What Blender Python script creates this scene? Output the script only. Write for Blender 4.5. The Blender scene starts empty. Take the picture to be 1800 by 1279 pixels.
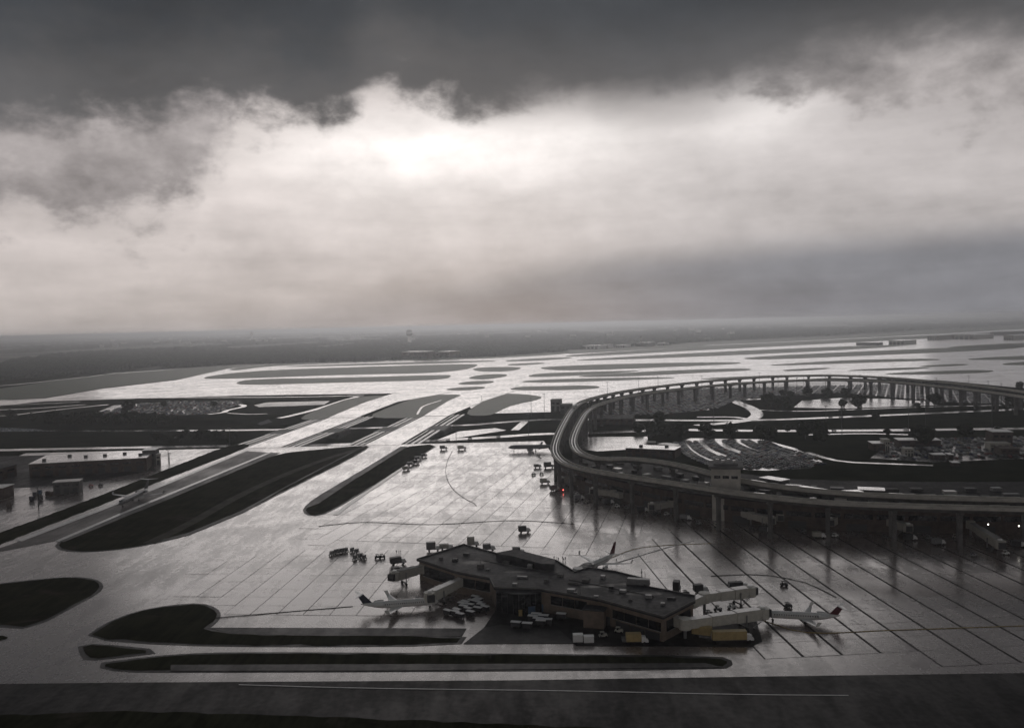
import bpy, bmesh, math, random
import numpy as np
from mathutils import Vector, Matrix, noise as mnoise

random.seed(7)
rng = np.random.default_rng(7)
scn = bpy.context.scene
COL = scn.collection

# ------------------------------------------------------------------ camera
H, F = 110.0, 1500.0            # eye height in metres, focal length in photo pixels (1800 wide)
PITCH, ROLL = math.radians(2.65), math.radians(1.34)
MROT = Matrix.Rotation(math.pi / 2 - PITCH, 3, 'X') @ Matrix.Rotation(-ROLL, 3, 'Z')
cam_d = bpy.data.cameras.new('camera')
cam = bpy.data.objects.new('camera', cam_d)
COL.objects.link(cam)
cam.matrix_world = Matrix.Translation((0, 0, H)) @ MROT.to_4x4()
cam_d.sensor_width = 36.0
cam_d.lens = 36.0 * F / 1800.0
cam_d.clip_start = 1.0
cam_d.clip_end = 90000.0
scn.camera = cam

# ------------------------------------------------------------------ colour management and sampling
scn.view_settings.view_transform = 'Standard'
scn.view_settings.look = 'None'
scn.view_settings.gamma = 1.0
scn.view_settings.use_curve_mapping = False
scn.view_settings.exposure = 0.0
scn.render.engine = 'CYCLES'
scn.cycles.use_denoising = True
scn.cycles.max_bounces = 5
scn.cycles.diffuse_bounces = 2
scn.cycles.glossy_bounces = 3
scn.cycles.transmission_bounces = 2
scn.cycles.volume_bounces = 1
scn.cycles.transparent_max_bounces = 6


def raydir(px, py):
    return MROT @ Vector(((px - 900) / F, (639.5 - py) / F, -1.0))


def azel(px, py):
    d = raydir(px, py).normalized()
    return math.atan2(d.x, d.y), math.asin(d.z)


# ------------------------------------------------------------------ node helper
class NT:
    def __init__(s, tree):
        s.t = tree

    def n(s, typ, **kw):
        nd = s.t.nodes.new(typ)
        for k, v in kw.items():
            setattr(nd, k, v)
        return nd

    def put(s, sock, v):
        if isinstance(v, (int, float)):
            sock.default_value = v
        elif isinstance(v, (tuple, list)):
            if len(v) == 3 and sock.type == 'RGBA':
                v = (*v, 1)
            sock.default_value = v
        else:
            s.t.links.new(v, sock)

    def m(s, op, a, b=None, c=None, clamp=False):
        nd = s.n('ShaderNodeMath', operation=op, use_clamp=clamp)
        s.put(nd.inputs[0], a)
        if b is not None:
            s.put(nd.inputs[1], b)
        if c is not None:
            s.put(nd.inputs[2], c)
        return nd.outputs[0]

    def mix(s, f, a, b):
        nd = s.n('ShaderNodeMix', data_type='RGBA')
        s.put(nd.inputs['Factor'], f)
        s.put(nd.inputs['A'], a)
        s.put(nd.inputs['B'], b)
        return nd.outputs['Result']

    def step(s, v, lo, hi, a=0.0, b=1.0):
        nd = s.n('ShaderNodeMapRange', interpolation_type='SMOOTHSTEP')
        s.put(nd.inputs['Value'], v)
        s.put(nd.inputs['From Min'], lo)
        s.put(nd.inputs['From Max'], hi)
        s.put(nd.inputs['To Min'], a)
        s.put(nd.inputs['To Max'], b)
        return nd.outputs['Result']

    def noise(s, vec, scale, detail=4.0, rough=0.5, distort=0.0):
        nd = s.n('ShaderNodeTexNoise')
        s.put(nd.inputs['Vector'], vec)
        nd.inputs['Scale'].default_value = scale
        nd.inputs['Detail'].default_value = detail
        nd.inputs['Roughness'].default_value = rough
        nd.inputs['Distortion'].default_value = distort
        return nd.outputs['Fac']

    def vec(s, x, y, z):
        nd = s.n('ShaderNodeCombineXYZ')
        s.put(nd.inputs[0], x)
        s.put(nd.inputs[1], y)
        s.put(nd.inputs[2], z)
        return nd.outputs[0]

    def curve(s, x, pts):
        """float curve through real-valued points, ends held"""
        xs = [p[0] for p in pts]
        ys = [p[1] for p in pts]
        x0, x1, y0, y1 = min(xs), max(xs), min(ys), max(ys)
        if y1 - y0 < 1e-6:
            y1 = y0 + 1e-3
        nd = s.n('ShaderNodeFloatCurve')
        u = s.m('DIVIDE', s.m('SUBTRACT', x, x0), x1 - x0, clamp=True)
        s.put(nd.inputs['Value'], u)
        cv = nd.mapping.curves[0]
        P = [((p[0] - x0) / (x1 - x0), (p[1] - y0) / (y1 - y0)) for p in sorted(pts)]
        cv.points[0].location = P[0]
        cv.points[1].location = P[-1]
        for q in P[1:-1]:
            cv.points.new(*q)
        nd.mapping.use_clip = False
        nd.mapping.update()
        return s.m('ADD', s.m('MULTIPLY', nd.outputs[0], y1 - y0), y0)


# ------------------------------------------------------------------ sky: storm deck over a bright gap
SUN_AZ, SUN_EL = math.radians(0.0), math.radians(6.0)
world = bpy.data.worlds.new('World')
scn.world = world
world.use_nodes = True
wt = world.node_tree
wt.nodes.clear()
N = NT(wt)
tc = N.n('ShaderNodeTexCoord').outputs['Generated']
sx = N.n('ShaderNodeSeparateXYZ')
wt.links.new(tc, sx.inputs[0])
X_, Y_, Z_ = sx.outputs
az = N.m('ARCTAN2', X_, Y_)
el = N.m('ARCSINE', Z_)
# clouds live on a vector that is stretched towards the horizon
cl_vec = N.vec(N.m('MULTIPLY', az, 1.0), N.m('MULTIPLY', el, 2.6), N.m('MULTIPLY', Y_, 0.35))
cl_fine = N.vec(az, N.m('MULTIPLY', el, 1.5), N.m('MULTIPLY', Y_, 0.35))
n_big = N.m('SUBTRACT', N.noise(cl_vec, 5.0, 5, 0.5, 0.0), 0.5)
n_mid = N.m('SUBTRACT', N.noise(cl_fine, 12.0, 9, 0.56, 0.12), 0.5)
n_str = N.m('SUBTRACT', N.noise(N.vec(az, N.m('MULTIPLY', el, 6.0), 3.0), 5.0, 6, 0.55, 0.1), 0.5)
n_fin = N.m('SUBTRACT', N.noise(cl_fine, 30.0, 7, 0.55, 0.1), 0.5)
n_deck = N.m('SUBTRACT', N.noise(N.vec(az, N.m('MULTIPLY', el, 2.0), 7.0), 3.2, 6, 0.55, 0.15), 0.5)


def ecurve(pts):
    out = []
    for px, py in pts:
        a, e = azel(px, py)
        out.append((a, e))
    return N.curve(az, out)


def gauss(px, py, sa, se):
    a0, e0 = azel(px, py)
    da = N.m('DIVIDE', N.m('SUBTRACT', az, a0), sa / F)
    de = N.m('DIVIDE', N.m('SUBTRACT', el, e0), se / F)
    q = N.m('ADD', N.m('MULTIPLY', da, da), N.m('MULTIPLY', de, de))
    return N.m('EXPONENT', N.m('MULTIPLY', q, -0.5))


# luminous layer beneath the deck
side = N.step(az, azel(350, 500)[0], azel(1350, 500)[0])          # 0 left, 1 right
lift = N.step(el, 0.0, 0.13)
low = N.mix(side, (0.50, 0.452, 0.432), (0.30, 0.284, 0.295))
high = N.mix(side, (0.625, 0.565, 0.545), (0.54, 0.502, 0.495))
glow = N.mix(lift, low, high)
band_edge = ecurve([(-200, 585), (300, 572), (600, 535), (850, 497), (1000, 470), (1300, 440), (1800, 402), (2000, 385)])
band_d = N.m('SUBTRACT', N.m('ADD', band_edge, N.m('MULTIPLY', n_str, 0.022)), el)
band = N.m('MULTIPLY', N.step(band_d, -0.022, 0.022), 0.95)
glow = N.mix(band, glow, N.mix(side, (0.40, 0.37, 0.365), (0.225, 0.228, 0.25)))
bright = N.m('MULTIPLY', gauss(725, 265, 155, 36), 0.34)
bright = N.m('ADD', bright, N.m('MULTIPLY', gauss(780, 285, 330, 88), 0.22))
bright = N.m('ADD', bright, N.m('MULTIPLY', gauss(1340, 200, 70, 40), 0.22))
bright = N.m('ADD', bright, N.m('MULTIPLY', gauss(1010, 235, 110, 36), 0.16))
bright = N.m('MULTIPLY', bright, N.m('ADD', 1.0, N.m('MULTIPLY', n_mid, 1.1)))
tex = N.m('ADD', 1.0, N.m('ADD', N.m('ADD', N.m('MULTIPLY', n_mid, 0.38), N.m('MULTIPLY', n_fin, 0.22)), N.m('ADD', N.m('MULTIPLY', n_str, 0.50), N.m('MULTIPLY', n_big, 0.40))))
vm = N.n('ShaderNodeVectorMath', operation='SCALE')
N.put(vm.inputs[0], glow)
N.put(vm.inputs['Scale'], tex)
va = N.n('ShaderNodeVectorMath', operation='ADD')
bc = N.n('ShaderNodeVectorMath', operation='SCALE')
bc.inputs[0].default_value = (1.0, 0.975, 0.94)
N.put(bc.inputs['Scale'], bright)
N.put(va.inputs[0], vm.outputs[0])
N.put(va.inputs[1], bc.outputs[0])
under = va.outputs[0]
# torn mid-grey rags hanging below the deck
rag_edge = ecurve([(-200, 385), (0, 378), (100, 380), (220, 372), (330, 345), (385, 295), (430, 240), (520, 214), (640, 160),
                   (740, 150), (1000, 150), (1330, 150), (1450, 165), (1500, 205), (1650, 220), (1800, 240), (2000, 250)])
rag_d = N.m('SUBTRACT', N.m('ADD', el, N.m('ADD', N.m('ADD', N.m('MULTIPLY', n_mid, 0.19), N.m('MULTIPLY', n_fin, 0.07)), N.m('MULTIPLY', n_big, 0.07))), rag_edge)
rag = N.step(rag_d, -0.026, 0.034)
rag_c = N.mix(side, (0.345, 0.315, 0.312), (0.39, 0.36, 0.355))
rgs = N.n('ShaderNodeVectorMath', operation='SCALE')
N.put(rgs.inputs[0], rag_c)
N.put(rgs.inputs['Scale'], N.m('ADD', 1.0, N.m('ADD', N.m('MULTIPLY', n_mid, -1.7), N.m('MULTIPLY', n_fin, -0.9))))
under2 = N.mix(N.m('MULTIPLY', rag, 0.9), under, rgs.outputs[0])
# the dark deck itself, closed overhead and behind
deck_edge = ecurve([(-200, 200), (0, 205), (200, 205), (400, 195), (500, 205), (570, 210), (620, 190), (690, 155), (745, 165),
                    (800, 182), (900, 195), (1000, 195), (1100, 205), (1200, 195), (1300, 172), (1400, 145), (1480, 120),
                    (1600, 98), (1800, 85), (2000, 80)])
sharp = N.step(az, azel(760, 200)[0], azel(950, 200)[0])
nz = N.m('ADD', N.m('MULTIPLY', n_fin, N.m('SUBTRACT', 0.05, N.m('MULTIPLY', sharp, 0.036))), N.m('MULTIPLY', n_mid, N.m('SUBTRACT', 0.095, N.m('MULTIPLY', sharp, 0.06))))
nz = N.m('ADD', nz, N.m('MULTIPLY', n_big, 0.035))
deck_d = N.m('SUBTRACT', N.m('ADD', el, nz), deck_edge)
deck = N.step(deck_d, -0.026, N.m('ADD', 0.022, N.m('MULTIPLY', sharp, 0.022)))
dk_lo, dk_hi = (0.122, 0.118, 0.120), (0.056, 0.060, 0.067)
dk = N.mix(N.step(deck_d, 0.0, 0.12), dk_lo, dk_hi)
dks = N.n('ShaderNodeVectorMath', operation='SCALE')
N.put(dks.inputs[0], dk)
N.put(dks.inputs['Scale'], N.m('ADD', 1.0, N.m('ADD', N.m('MULTIPLY', n_deck, 1.3), N.m('ADD', N.m('MULTIPLY', n_mid, 0.35), N.m('MULTIPLY', n_fin, 0.25)))))
cloud = N.mix(deck, under2, dks.outputs[0])
bg_c = N.n('ShaderNodeBackground')
wt.links.new(cloud, bg_c.inputs['Color'])
bg_c.inputs['Strength'].default_value = 1.0
skyn = N.n('ShaderNodeTexSky', sky_type='NISHITA', sun_disc=False)
skyn.sun_elevation = SUN_EL
skyn.sun_rotation = SUN_AZ
bg_s = N.n('ShaderNodeBackground')
wt.links.new(skyn.outputs[0], bg_s.inputs['Color'])
bg_s.inputs['Strength'].default_value = 0.05
mx = N.n('ShaderNodeMixShader')
mx.inputs[0].default_value = 0.985          # the overcast covers nearly all of the clear sky
wt.links.new(bg_s.outputs[0], mx.inputs[1])
wt.links.new(bg_c.outputs[0], mx.inputs[2])
wo = N.n('ShaderNodeOutputWorld')
wt.links.new(mx.outputs[0], wo.inputs['Surface'])

# ------------------------------------------------------------------ sun behind the clouds
sun_d = bpy.data.lights.new('sun', 'SUN')
sun_d.energy = 0.36
sun_d.angle = math.radians(52)
sun_d.color = (1.0, 0.945, 0.92)
sun = bpy.data.objects.new('sun', sun_d)
COL.objects.link(sun)
sdir = Vector((math.sin(SUN_AZ) * math.cos(SUN_EL), math.cos(SUN_AZ) * math.cos(SUN_EL), math.sin(SUN_EL)))
sun.rotation_euler = sdir.to_track_quat('Z', 'Y').to_euler()
sun.location = (0, 0, 300)


# ------------------------------------------------------------------ terrain and unprojection
def terr(x, y):
    """ground height: the parkway runs in a cutting 6 m deep, which ends in the east"""
    k = min(max((160 - x) / 100.0, 0), 1)
    if y < 798 or y > 1056:
        d = 0
    elif y < 812:
        d = (y - 798) / 14
    elif y > 1042:
        d = (1056 - y) / 14
    else:
        d = 1
    return -6.0 * d * k


def W(px, py, z=None):
    d = raydir(px, py)
    if z is not None:
        t = (z - H) / d.z
        return Vector((d.x * t, d.y * t, z))
    zz = 0.0
    while True:
        t = (zz - H) / d.z
        x, y = d.x * t, d.y * t
        if terr(x, y) >= zz - 1e-6 or zz < -6.2:
            return Vector((x, y, terr(x, y)))
        zz -= 0.1


# ------------------------------------------------------------------ materials
MATS = {}


def mat(name, col, rough=0.6, spec=0.5, var=0.15, scale=0.5, rvar=0.0, metal=0.0, ior=1.5, emit=None, coat=0.0):
    if name in MATS:
        return MATS[name]
    m = bpy.data.materials.new(name)
    m.use_nodes = True
    t = NT(m.node_tree)
    b = m.node_tree.nodes['Principled BSDF']
    geo = t.n('ShaderNodeNewGeometry')
    pos = geo.outputs['Position']
    nz = t.noise(pos, scale, 5, 0.6)
    lo = tuple(c * (1 - var) for c in col)
    hi = tuple(min(c * (1 + var), 1) for c in col)
    t.put(b.inputs['Base Color'], t.mix(t.step(nz, 0.3, 0.7), lo, hi))
    if rvar:
        t.put(b.inputs['Roughness'], t.step(t.noise(pos, scale * 0.6, 3), 0.35, 0.65, max(rough - rvar, 0.02), rough + rvar))
    else:
        b.inputs['Roughness'].default_value = rough
    b.inputs['Specular IOR Level'].default_value = spec
    b.inputs['Metallic'].default_value = metal
    b.inputs['IOR'].default_value = ior
    b.inputs['Coat Weight'].default_value = coat
    b.inputs['Coat Roughness'].default_value = 0.1
    if emit:
        b.inputs['Emission Color'].default_value = (*emit[0], 1)
        b.inputs['Emission Strength'].default_value = emit[1]
    MATS[name] = m
    return m


def grass_mat(name, c1, c2, mud, rough, spec):
    m = bpy.data.materials.new(name)
    m.use_nodes = True
    t = NT(m.node_tree)
    b = m.node_tree.nodes['Principled BSDF']
    pos = t.n('ShaderNodeNewGeometry').outputs['Position']
    mp = t.n('ShaderNodeMapping')
    mp.inputs['Rotation'].default_value = (0, 0, math.radians(3.1))
    mp.inputs['Scale'].default_value = (1.0, 0.12, 1.0)
    t.put(mp.inputs['Vector'], pos)
    f = t.m('ADD', t.m('MULTIPLY', t.noise(pos, 0.05, 6, 0.65), 0.6), t.m('MULTIPLY', t.noise(mp.outputs[0], 0.4, 3, 0.5), 0.4))
    c = t.mix(t.step(f, 0.36, 0.62), c1, c2)
    c = t.mix(t.step(t.noise(pos, 0.035, 5, 0.7, 0.6), 0.56, 0.70), c, mud)
    t.put(b.inputs['Base Color'], c)
    b.inputs['Roughness'].default_value = rough
    b.inputs['Specular IOR Level'].default_value = spec
    MATS[name] = m
    return m


def wet_mat(name, dry, dark, r_lo, r_hi, spec=0.7, ior=1.6, film=0.0, slab=0.0, streak=True, wet_scale=0.018, tint=None):
    """wet pavement: stained concrete or asphalt under a patchy film of rain water"""
    if name in MATS:
        return MATS[name]
    m = bpy.data.materials.new(name)
    m.use_nodes = True
    t = NT(m.node_tree)
    b = m.node_tree.nodes['Principled BSDF']
    geo = t.n('ShaderNodeNewGeometry')
    pos = geo.outputs['Position']
    mp = t.n('ShaderNodeMapping')
    mp.inputs['Rotation'].default_value = (0, 0, math.radians(3.1))
    mp.inputs['Scale'].default_value = (1.0, 0.22, 1.0) if streak else (1, 1, 1)
    t.put(mp.inputs['Vector'], pos)
    st = mp.outputs[0]
    n1 = t.noise(pos, wet_scale, 5, 0.6, 0.5)
    n2 = t.noise(st, wet_scale * 9, 6, 0.65, 0.3)
    n3 = t.noise(pos, 0.45, 2, 0.5)
    f = t.m('ADD', t.m('MULTIPLY', n1, 0.40), t.m('ADD', t.m('MULTIPLY', n2, 0.40), t.m('MULTIPLY', n3, 0.20)))
    if slab:
        oi = t.n('ShaderNodeObjectInfo')
        r = t.m('FRACT', t.m('ADD', t.m('MULTIPLY', oi.outputs['Random'], 7.31), geo.outputs['Random Per Island']))
        f = t.m('ADD', f, t.m('MULTIPLY', t.m('SUBTRACT', r, 0.5), slab))
    stain = t.step(f, 0.36, 0.64)
    blot = t.step(t.noise(pos, 0.11, 3, 0.5, 0.8), 0.60, 0.74)          # oil stains and tyre marks
    stain = t.m('MULTIPLY', stain, t.m('SUBTRACT', 1.0, t.m('MULTIPLY', blot, 0.75)))
    c = t.mix(stain, dark, dry)
    t.put(b.inputs['Base Color'], c)
    t.put(b.inputs['Roughness'], t.step(f, 0.35, 0.65, r_hi, r_lo))
    t.put(b.inputs['Specular IOR Level'], t.step(f, 0.3, 0.6, spec * 0.7, spec))
    b.inputs['IOR'].default_value = ior
    if film:                       # the film of rain water lying on the surface
        t.put(b.inputs['Coat Weight'], t.step(f, 0.30, 0.58, film * 0.75, film))
        b.inputs['Coat IOR'].default_value = 1.5
        t.put(b.inputs['Coat Roughness'], t.step(f, 0.38, 0.62, 0.28, 0.13))
    b.inputs['Specular Tint'].default_value = (1.0, 0.94, 0.91, 1)      # reflections tinted to carry the warm pinkish cast of the light
    if tint:
        b.inputs['Specular Tint'].default_value = (*tint, 1)
    MATS[name] = m
    return m


M_APRON = wet_mat('wet_concrete', (0.28, 0.222, 0.198), (0.12, 0.097, 0.089), 0.16, 0.36, 0.75, 1.75, film=1.0, slab=0.07)
M_TAXI = wet_mat('wet_taxiway', (0.30, 0.275, 0.265), (0.19, 0.175, 0.17), 0.14, 0.30, 0.75, 1.75, film=1.0)
M_JOINT = wet_mat('joint_sealant', (0.055, 0.050, 0.048), (0.03, 0.028, 0.027), 0.5, 0.7, 0.2, 1.4)
M_ASPH = wet_mat('wet_asphalt', (0.085, 0.070, 0.064), (0.05, 0.043, 0.041), 0.34, 0.55, 0.35, 1.45)
M_DARK_ASPH = wet_mat('dark_asphalt', (0.046, 0.041, 0.040), (0.016, 0.015, 0.016), 0.42, 0.65, 0.2, 1.42)  # kept extra dark to carry the foreground's fade to black
M_SHOULDER = wet_mat('shoulder_asphalt', (0.06, 0.056, 0.055), (0.035, 0.034, 0.034), 0.4, 0.6, 0.35, 1.45)
M_ROAD = wet_mat('wet_road', (0.24, 0.225, 0.215), (0.15, 0.14, 0.135), 0.16, 0.34, 0.8, 1.7, film=1.0, streak=False, wet_scale=0.05)
M_LOT = wet_mat('lot_asphalt', (0.13, 0.125, 0.12), (0.07, 0.068, 0.066), 0.15, 0.4, 0.7, 1.6, streak=False, wet_scale=0.03)
M_GRASS = grass_mat('mown_grass', (0.024, 0.024, 0.015), (0.052, 0.052, 0.032), (0.075, 0.063, 0.050), 0.9, 0.0)
M_GRASS_FAR = grass_mat('airfield_grass', (0.095, 0.118, 0.058), (0.130, 0.155, 0.078), (0.15, 0.145, 0.095), 0.5, 0.45)  # far copy of the grass, backlight and haze lightened into its colour
M_TRACK = mat('muddy_track', (0.085, 0.078, 0.06), 0.9, 0.1, 0.3, 0.1)
M_PAINT = mat('white_marking', (0.74, 0.72, 0.69), 0.25, 0.6, 0.15, 0.3)
M_YPAINT = mat('yellow_marking', (0.36, 0.26, 0.07), 0.4, 0.5, 0.3, 0.2)
M_CONC = mat('structural_concrete', (0.25, 0.24, 0.225), 0.6, 0.4, 0.22, 0.25)
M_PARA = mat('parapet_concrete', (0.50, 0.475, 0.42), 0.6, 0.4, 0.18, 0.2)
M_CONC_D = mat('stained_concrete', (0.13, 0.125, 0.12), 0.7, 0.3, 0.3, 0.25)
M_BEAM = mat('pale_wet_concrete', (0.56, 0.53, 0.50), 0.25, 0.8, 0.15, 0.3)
M_ROOF = wet_mat('tar_roof', (0.060, 0.060, 0.064), (0.030, 0.030, 0.033), 0.50, 0.70, 0.18, 1.45, streak=False, wet_scale=0.06)
M_ROOF_W = wet_mat('pale_wet_roof', (0.58, 0.55, 0.53), (0.42, 0.40, 0.385), 0.15, 0.3, 0.7, 1.6, film=1.0, streak=False, wet_scale=0.08)
M_TROOF = wet_mat('terminal_roof', (0.030, 0.029, 0.030), (0.014, 0.014, 0.015), 0.55, 0.75, 0.1, 1.4, streak=False, wet_scale=0.06)
M_TANK = mat('reflective_white_tank', (0.86, 0.85, 0.83), 0.3, 0.5, 0.05, 0.1, metal=0.9)  # white tank made metallic so it mirrors the bright horizon and looks lit
M_WALL = mat('tan_wall', (0.20, 0.158, 0.125), 0.75, 0.3, 0.2, 0.4)
M_WALL_D = mat('brown_wall', (0.10, 0.075, 0.065), 0.8, 0.2, 0.3, 0.3)
M_WALL_G = mat('grey_wall', (0.12, 0.118, 0.115), 0.75, 0.3, 0.25, 0.2)
M_GLASS = mat('dark_glass', (0.012, 0.013, 0.016), 0.08, 0.5, 0.1, 0.5)
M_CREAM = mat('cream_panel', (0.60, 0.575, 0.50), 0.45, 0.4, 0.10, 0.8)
M_CREAM_D = mat('darker_cream_panel', (0.42, 0.40, 0.35), 0.5, 0.4, 0.12, 0.8)  # second cream, one tone darker
M_WHITE = mat('white_paint', (0.82, 0.81, 0.78), 0.3, 0.5, 0.06, 1.0)
M_PLANE = mat('airframe_white', (0.74, 0.73, 0.69), 0.25, 0.5, 0.05, 0.6, coat=0.4)
M_SILVER = mat('airframe_silver', (0.20, 0.205, 0.215), 0.35, 0.5, 0.06, 0.6, metal=0.5)
M_NAVY = mat('tail_navy', (0.018, 0.022, 0.045), 0.3, 0.5, 0.1, 0.5)
M_MAROON = mat('tail_maroon', (0.10, 0.014, 0.022), 0.3, 0.5, 0.15, 0.5)
M_METAL = mat('grey_metal', (0.22, 0.22, 0.22), 0.4, 0.5, 0.15, 1.0, metal=0.3)
M_DMETAL = mat('dark_metal', (0.045, 0.045, 0.048), 0.5, 0.5, 0.2, 1.0)
M_RUBBER = mat('rubber', (0.02, 0.02, 0.02), 0.7, 0.3, 0.1, 1.0)
M_YELLOW = mat('faded_yellow', (0.44, 0.33, 0.15), 0.5, 0.4, 0.12, 0.8)
M_BLUE = mat('dull_blue', (0.07, 0.12, 0.19), 0.5, 0.4, 0.1, 0.8)
M_RED = mat('dull_red', (0.35, 0.03, 0.03), 0.4, 0.5, 0.1, 0.8)
M_LAMP = mat('lit_lamp', (0.8, 0.8, 0.75), 0.4, 0.5, 0.0, 1.0, emit=((1.0, 0.95, 0.85), 7.0))
M_LAMP_R = mat('lit_red_lamp', (0.6, 0.05, 0.05), 0.4, 0.5, 0.0, 1.0, emit=((1.0, 0.12, 0.1), 6.0))
M_LEAF = mat('tree_leaves', (0.030, 0.036, 0.018), 0.85, 0.1, 0.45, 0.35)
M_WOOD_FAR = mat('wood_canopy', (0.036, 0.047, 0.030), 0.65, 0.3, 0.5, 0.02)
M_BARK = mat('bark', (0.05, 0.042, 0.034), 0.9, 0.1, 0.3, 1.5)
M_CLOTH = mat('dark_workwear', (0.03, 0.032, 0.04), 0.8, 0.2, 0.2, 3.0)

# ground of the wide country: grass, fields, distant woods
m = bpy.data.materials.new('open_country')
m.use_nodes = True
t = NT(m.node_tree)
b = m.node_tree.nodes['Principled BSDF']
geo = t.n('ShaderNodeNewGeometry')
pos = geo.outputs['Position']
sp = t.n('ShaderNodeSeparateXYZ')
t.put(sp.inputs[0], pos)
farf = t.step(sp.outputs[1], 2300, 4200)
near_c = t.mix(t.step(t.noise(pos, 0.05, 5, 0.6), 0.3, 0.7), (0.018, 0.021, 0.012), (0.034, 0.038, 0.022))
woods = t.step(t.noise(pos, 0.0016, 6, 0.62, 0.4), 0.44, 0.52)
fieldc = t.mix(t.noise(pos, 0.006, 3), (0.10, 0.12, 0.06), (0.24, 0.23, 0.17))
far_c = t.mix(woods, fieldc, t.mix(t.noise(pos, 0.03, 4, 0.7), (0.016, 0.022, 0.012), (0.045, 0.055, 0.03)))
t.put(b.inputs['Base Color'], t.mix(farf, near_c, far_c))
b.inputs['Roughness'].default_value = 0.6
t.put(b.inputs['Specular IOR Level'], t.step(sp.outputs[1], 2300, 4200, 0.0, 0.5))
M_COUNTRY = m


# ------------------------------------------------------------------ mesh helpers
class MB:
    def __init__(s):
        s.v, s.f, s.mi, s.sm = [], [], [], []

    def add(s, vs, fs, mi=0, smooth=False):
        k = len(s.v)
        s.v += [tuple(p) for p in vs]
        s.f += [tuple(i + k for i in f) for f in fs]
        s.mi += [mi] * len(fs)
        s.sm += [smooth] * len(fs)
        return s

    def box(s, c, size, rz=0.0, mi=0, taper=(1, 1)):
        hx, hy, hz = size[0] / 2, size[1] / 2, size[2] / 2
        cs, sn = math.cos(rz), math.sin(rz)
        vs = []
        for z in (-1, 1):
            tx, ty = taper if z > 0 else (1, 1)
            for x, y in ((-1, -1), (1, -1), (1, 1), (-1, 1)):
                lx, ly = x * hx * tx, y * hy * ty
                vs.append((c[0] + lx * cs - ly * sn, c[1] + lx * sn + ly * cs, c[2] + z * hz))
        return s.add(vs, [(3, 2, 1, 0), (4, 5, 6, 7), (0, 1, 5, 4), (1, 2, 6, 5), (2, 3, 7, 6), (3, 0, 4, 7)], mi)

    def beam(s, a, b, w, h, mi=0, w2=None, h2=None):
        """box from a to b, w wide (horizontal) and h high, centred on the axis"""
        a, b = Vector(a), Vector(b)
        d = (b - a).normalized()
        up = Vector((0, 0, 1)) if abs(d.z) < 0.98 else Vector((0, 1, 0))
        r = d.cross(up).normalized()
        u = r.cross(d).normalized()
        w2, h2 = w2 or w, h2 or h
        vs = []
        for p, ww, hh in ((a, w, h), (b, w2, h2)):
            for x, y in ((-1, -1), (1, -1), (1, 1), (-1, 1)):
                vs.append(p + r * (x * ww / 2) + u * (y * hh / 2))
        return s.add(vs, [(3, 2, 1, 0), (4, 5, 6, 7), (0, 1, 5, 4), (1, 2, 6, 5), (2, 3, 7, 6), (3, 0, 4, 7)], mi)

    def cyl(s, a, b, r, n=10, r2=None, mi=0, smooth=True):
        a, b = Vector(a), Vector(b)
        d = (b - a).normalized()
        up = Vector((0, 0, 1)) if abs(d.z) < 0.9 else Vector((1, 0, 0))
        e1 = d.cross(up).normalized()
        e2 = e1.cross(d)
        r2 = r if r2 is None else r2
        vs = []
        for p, rr in ((a, r), (b, r2)):
            for i in range(n):
                q = 2 * math.pi * i / n
                vs.append(p + e1 * (math.cos(q) * rr) + e2 * (math.sin(q) * rr))
        s.add(vs, [(i, i + n, (i + 1) % n + n, (i + 1) % n) for i in range(n)], mi, smooth)
        s.add(vs[:n], [tuple(range(n))], mi)
        s.add(vs[n:], [tuple(reversed(range(n)))], mi)
        return s

    def loft(s, rings, mi=0, caps=True, smooth=True):
        n = len(rings[0])
        vs = [p for r in rings for p in r]
        fs = []
        for k in range(len(rings) - 1):
            for i in range(n):
                j = (i + 1) % n
                fs.append((k * n + i, k * n + j, (k + 1) * n + j, (k + 1) * n + i))
        s.add(vs, fs, mi, smooth)
        if caps:
            s.add(rings[0], [tuple(reversed(range(n)))], mi)
            s.add(rings[-1], [tuple(range(n))], mi)
        return s

    def prism(s, poly, z0, z1, mi=0, top_mi=None):
        n = len(poly)
        area = sum(poly[i][0] * poly[(i + 1) % n][1] - poly[(i + 1) % n][0] * poly[i][1] for i in range(n))
        if area < 0:
            poly = list(reversed(poly))
        vs = [(p[0], p[1], z0) for p in poly] + [(p[0], p[1], z1) for p in poly]
        s.add(vs, [(i, (i + 1) % n, (i + 1) % n + n, i + n) for i in range(n)], mi)
        s.add(vs[n:], [tuple(range(n))], mi if top_mi is None else top_mi)
        s.add(vs[:n], [tuple(reversed(range(n)))], mi)
        return s

    def mesh(s, name, mats):
        me = bpy.data.meshes.new(name)
        me.from_pydata(s.v, [], s.f)
        for mm in (mats if isinstance(mats, (list, tuple)) else [mats]):
            me.materials.append(mm)
        me.polygons.foreach_set('material_index', s.mi)
        me.polygons.foreach_set('use_smooth', s.sm)
        me.update()
        return me

    def build(s, name, mats, parent=None, loc=None, rz=0.0):
        o = bpy.data.objects.new(name, s.mesh(name, mats))
        COL.objects.link(o)
        if parent:
            o.parent = parent
        if loc is not None:
            o.location = loc
        if rz:
            o.rotation_euler.z = rz
        return o


def tag(o, label, cat, group=None):
    o['label'] = label
    o['category'] = cat
    if group:
        o['group'] = group
    return o


def thing(name, label, cat, loc=(0, 0, 0), rz=0.0, group=None):
    o = bpy.data.objects.new(name, None)
    o.empty_display_size = 2
    COL.objects.link(o)
    o.location = loc
    o.rotation_euler = (0, 0, rz)
    return tag(o, label, cat, group)


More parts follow.
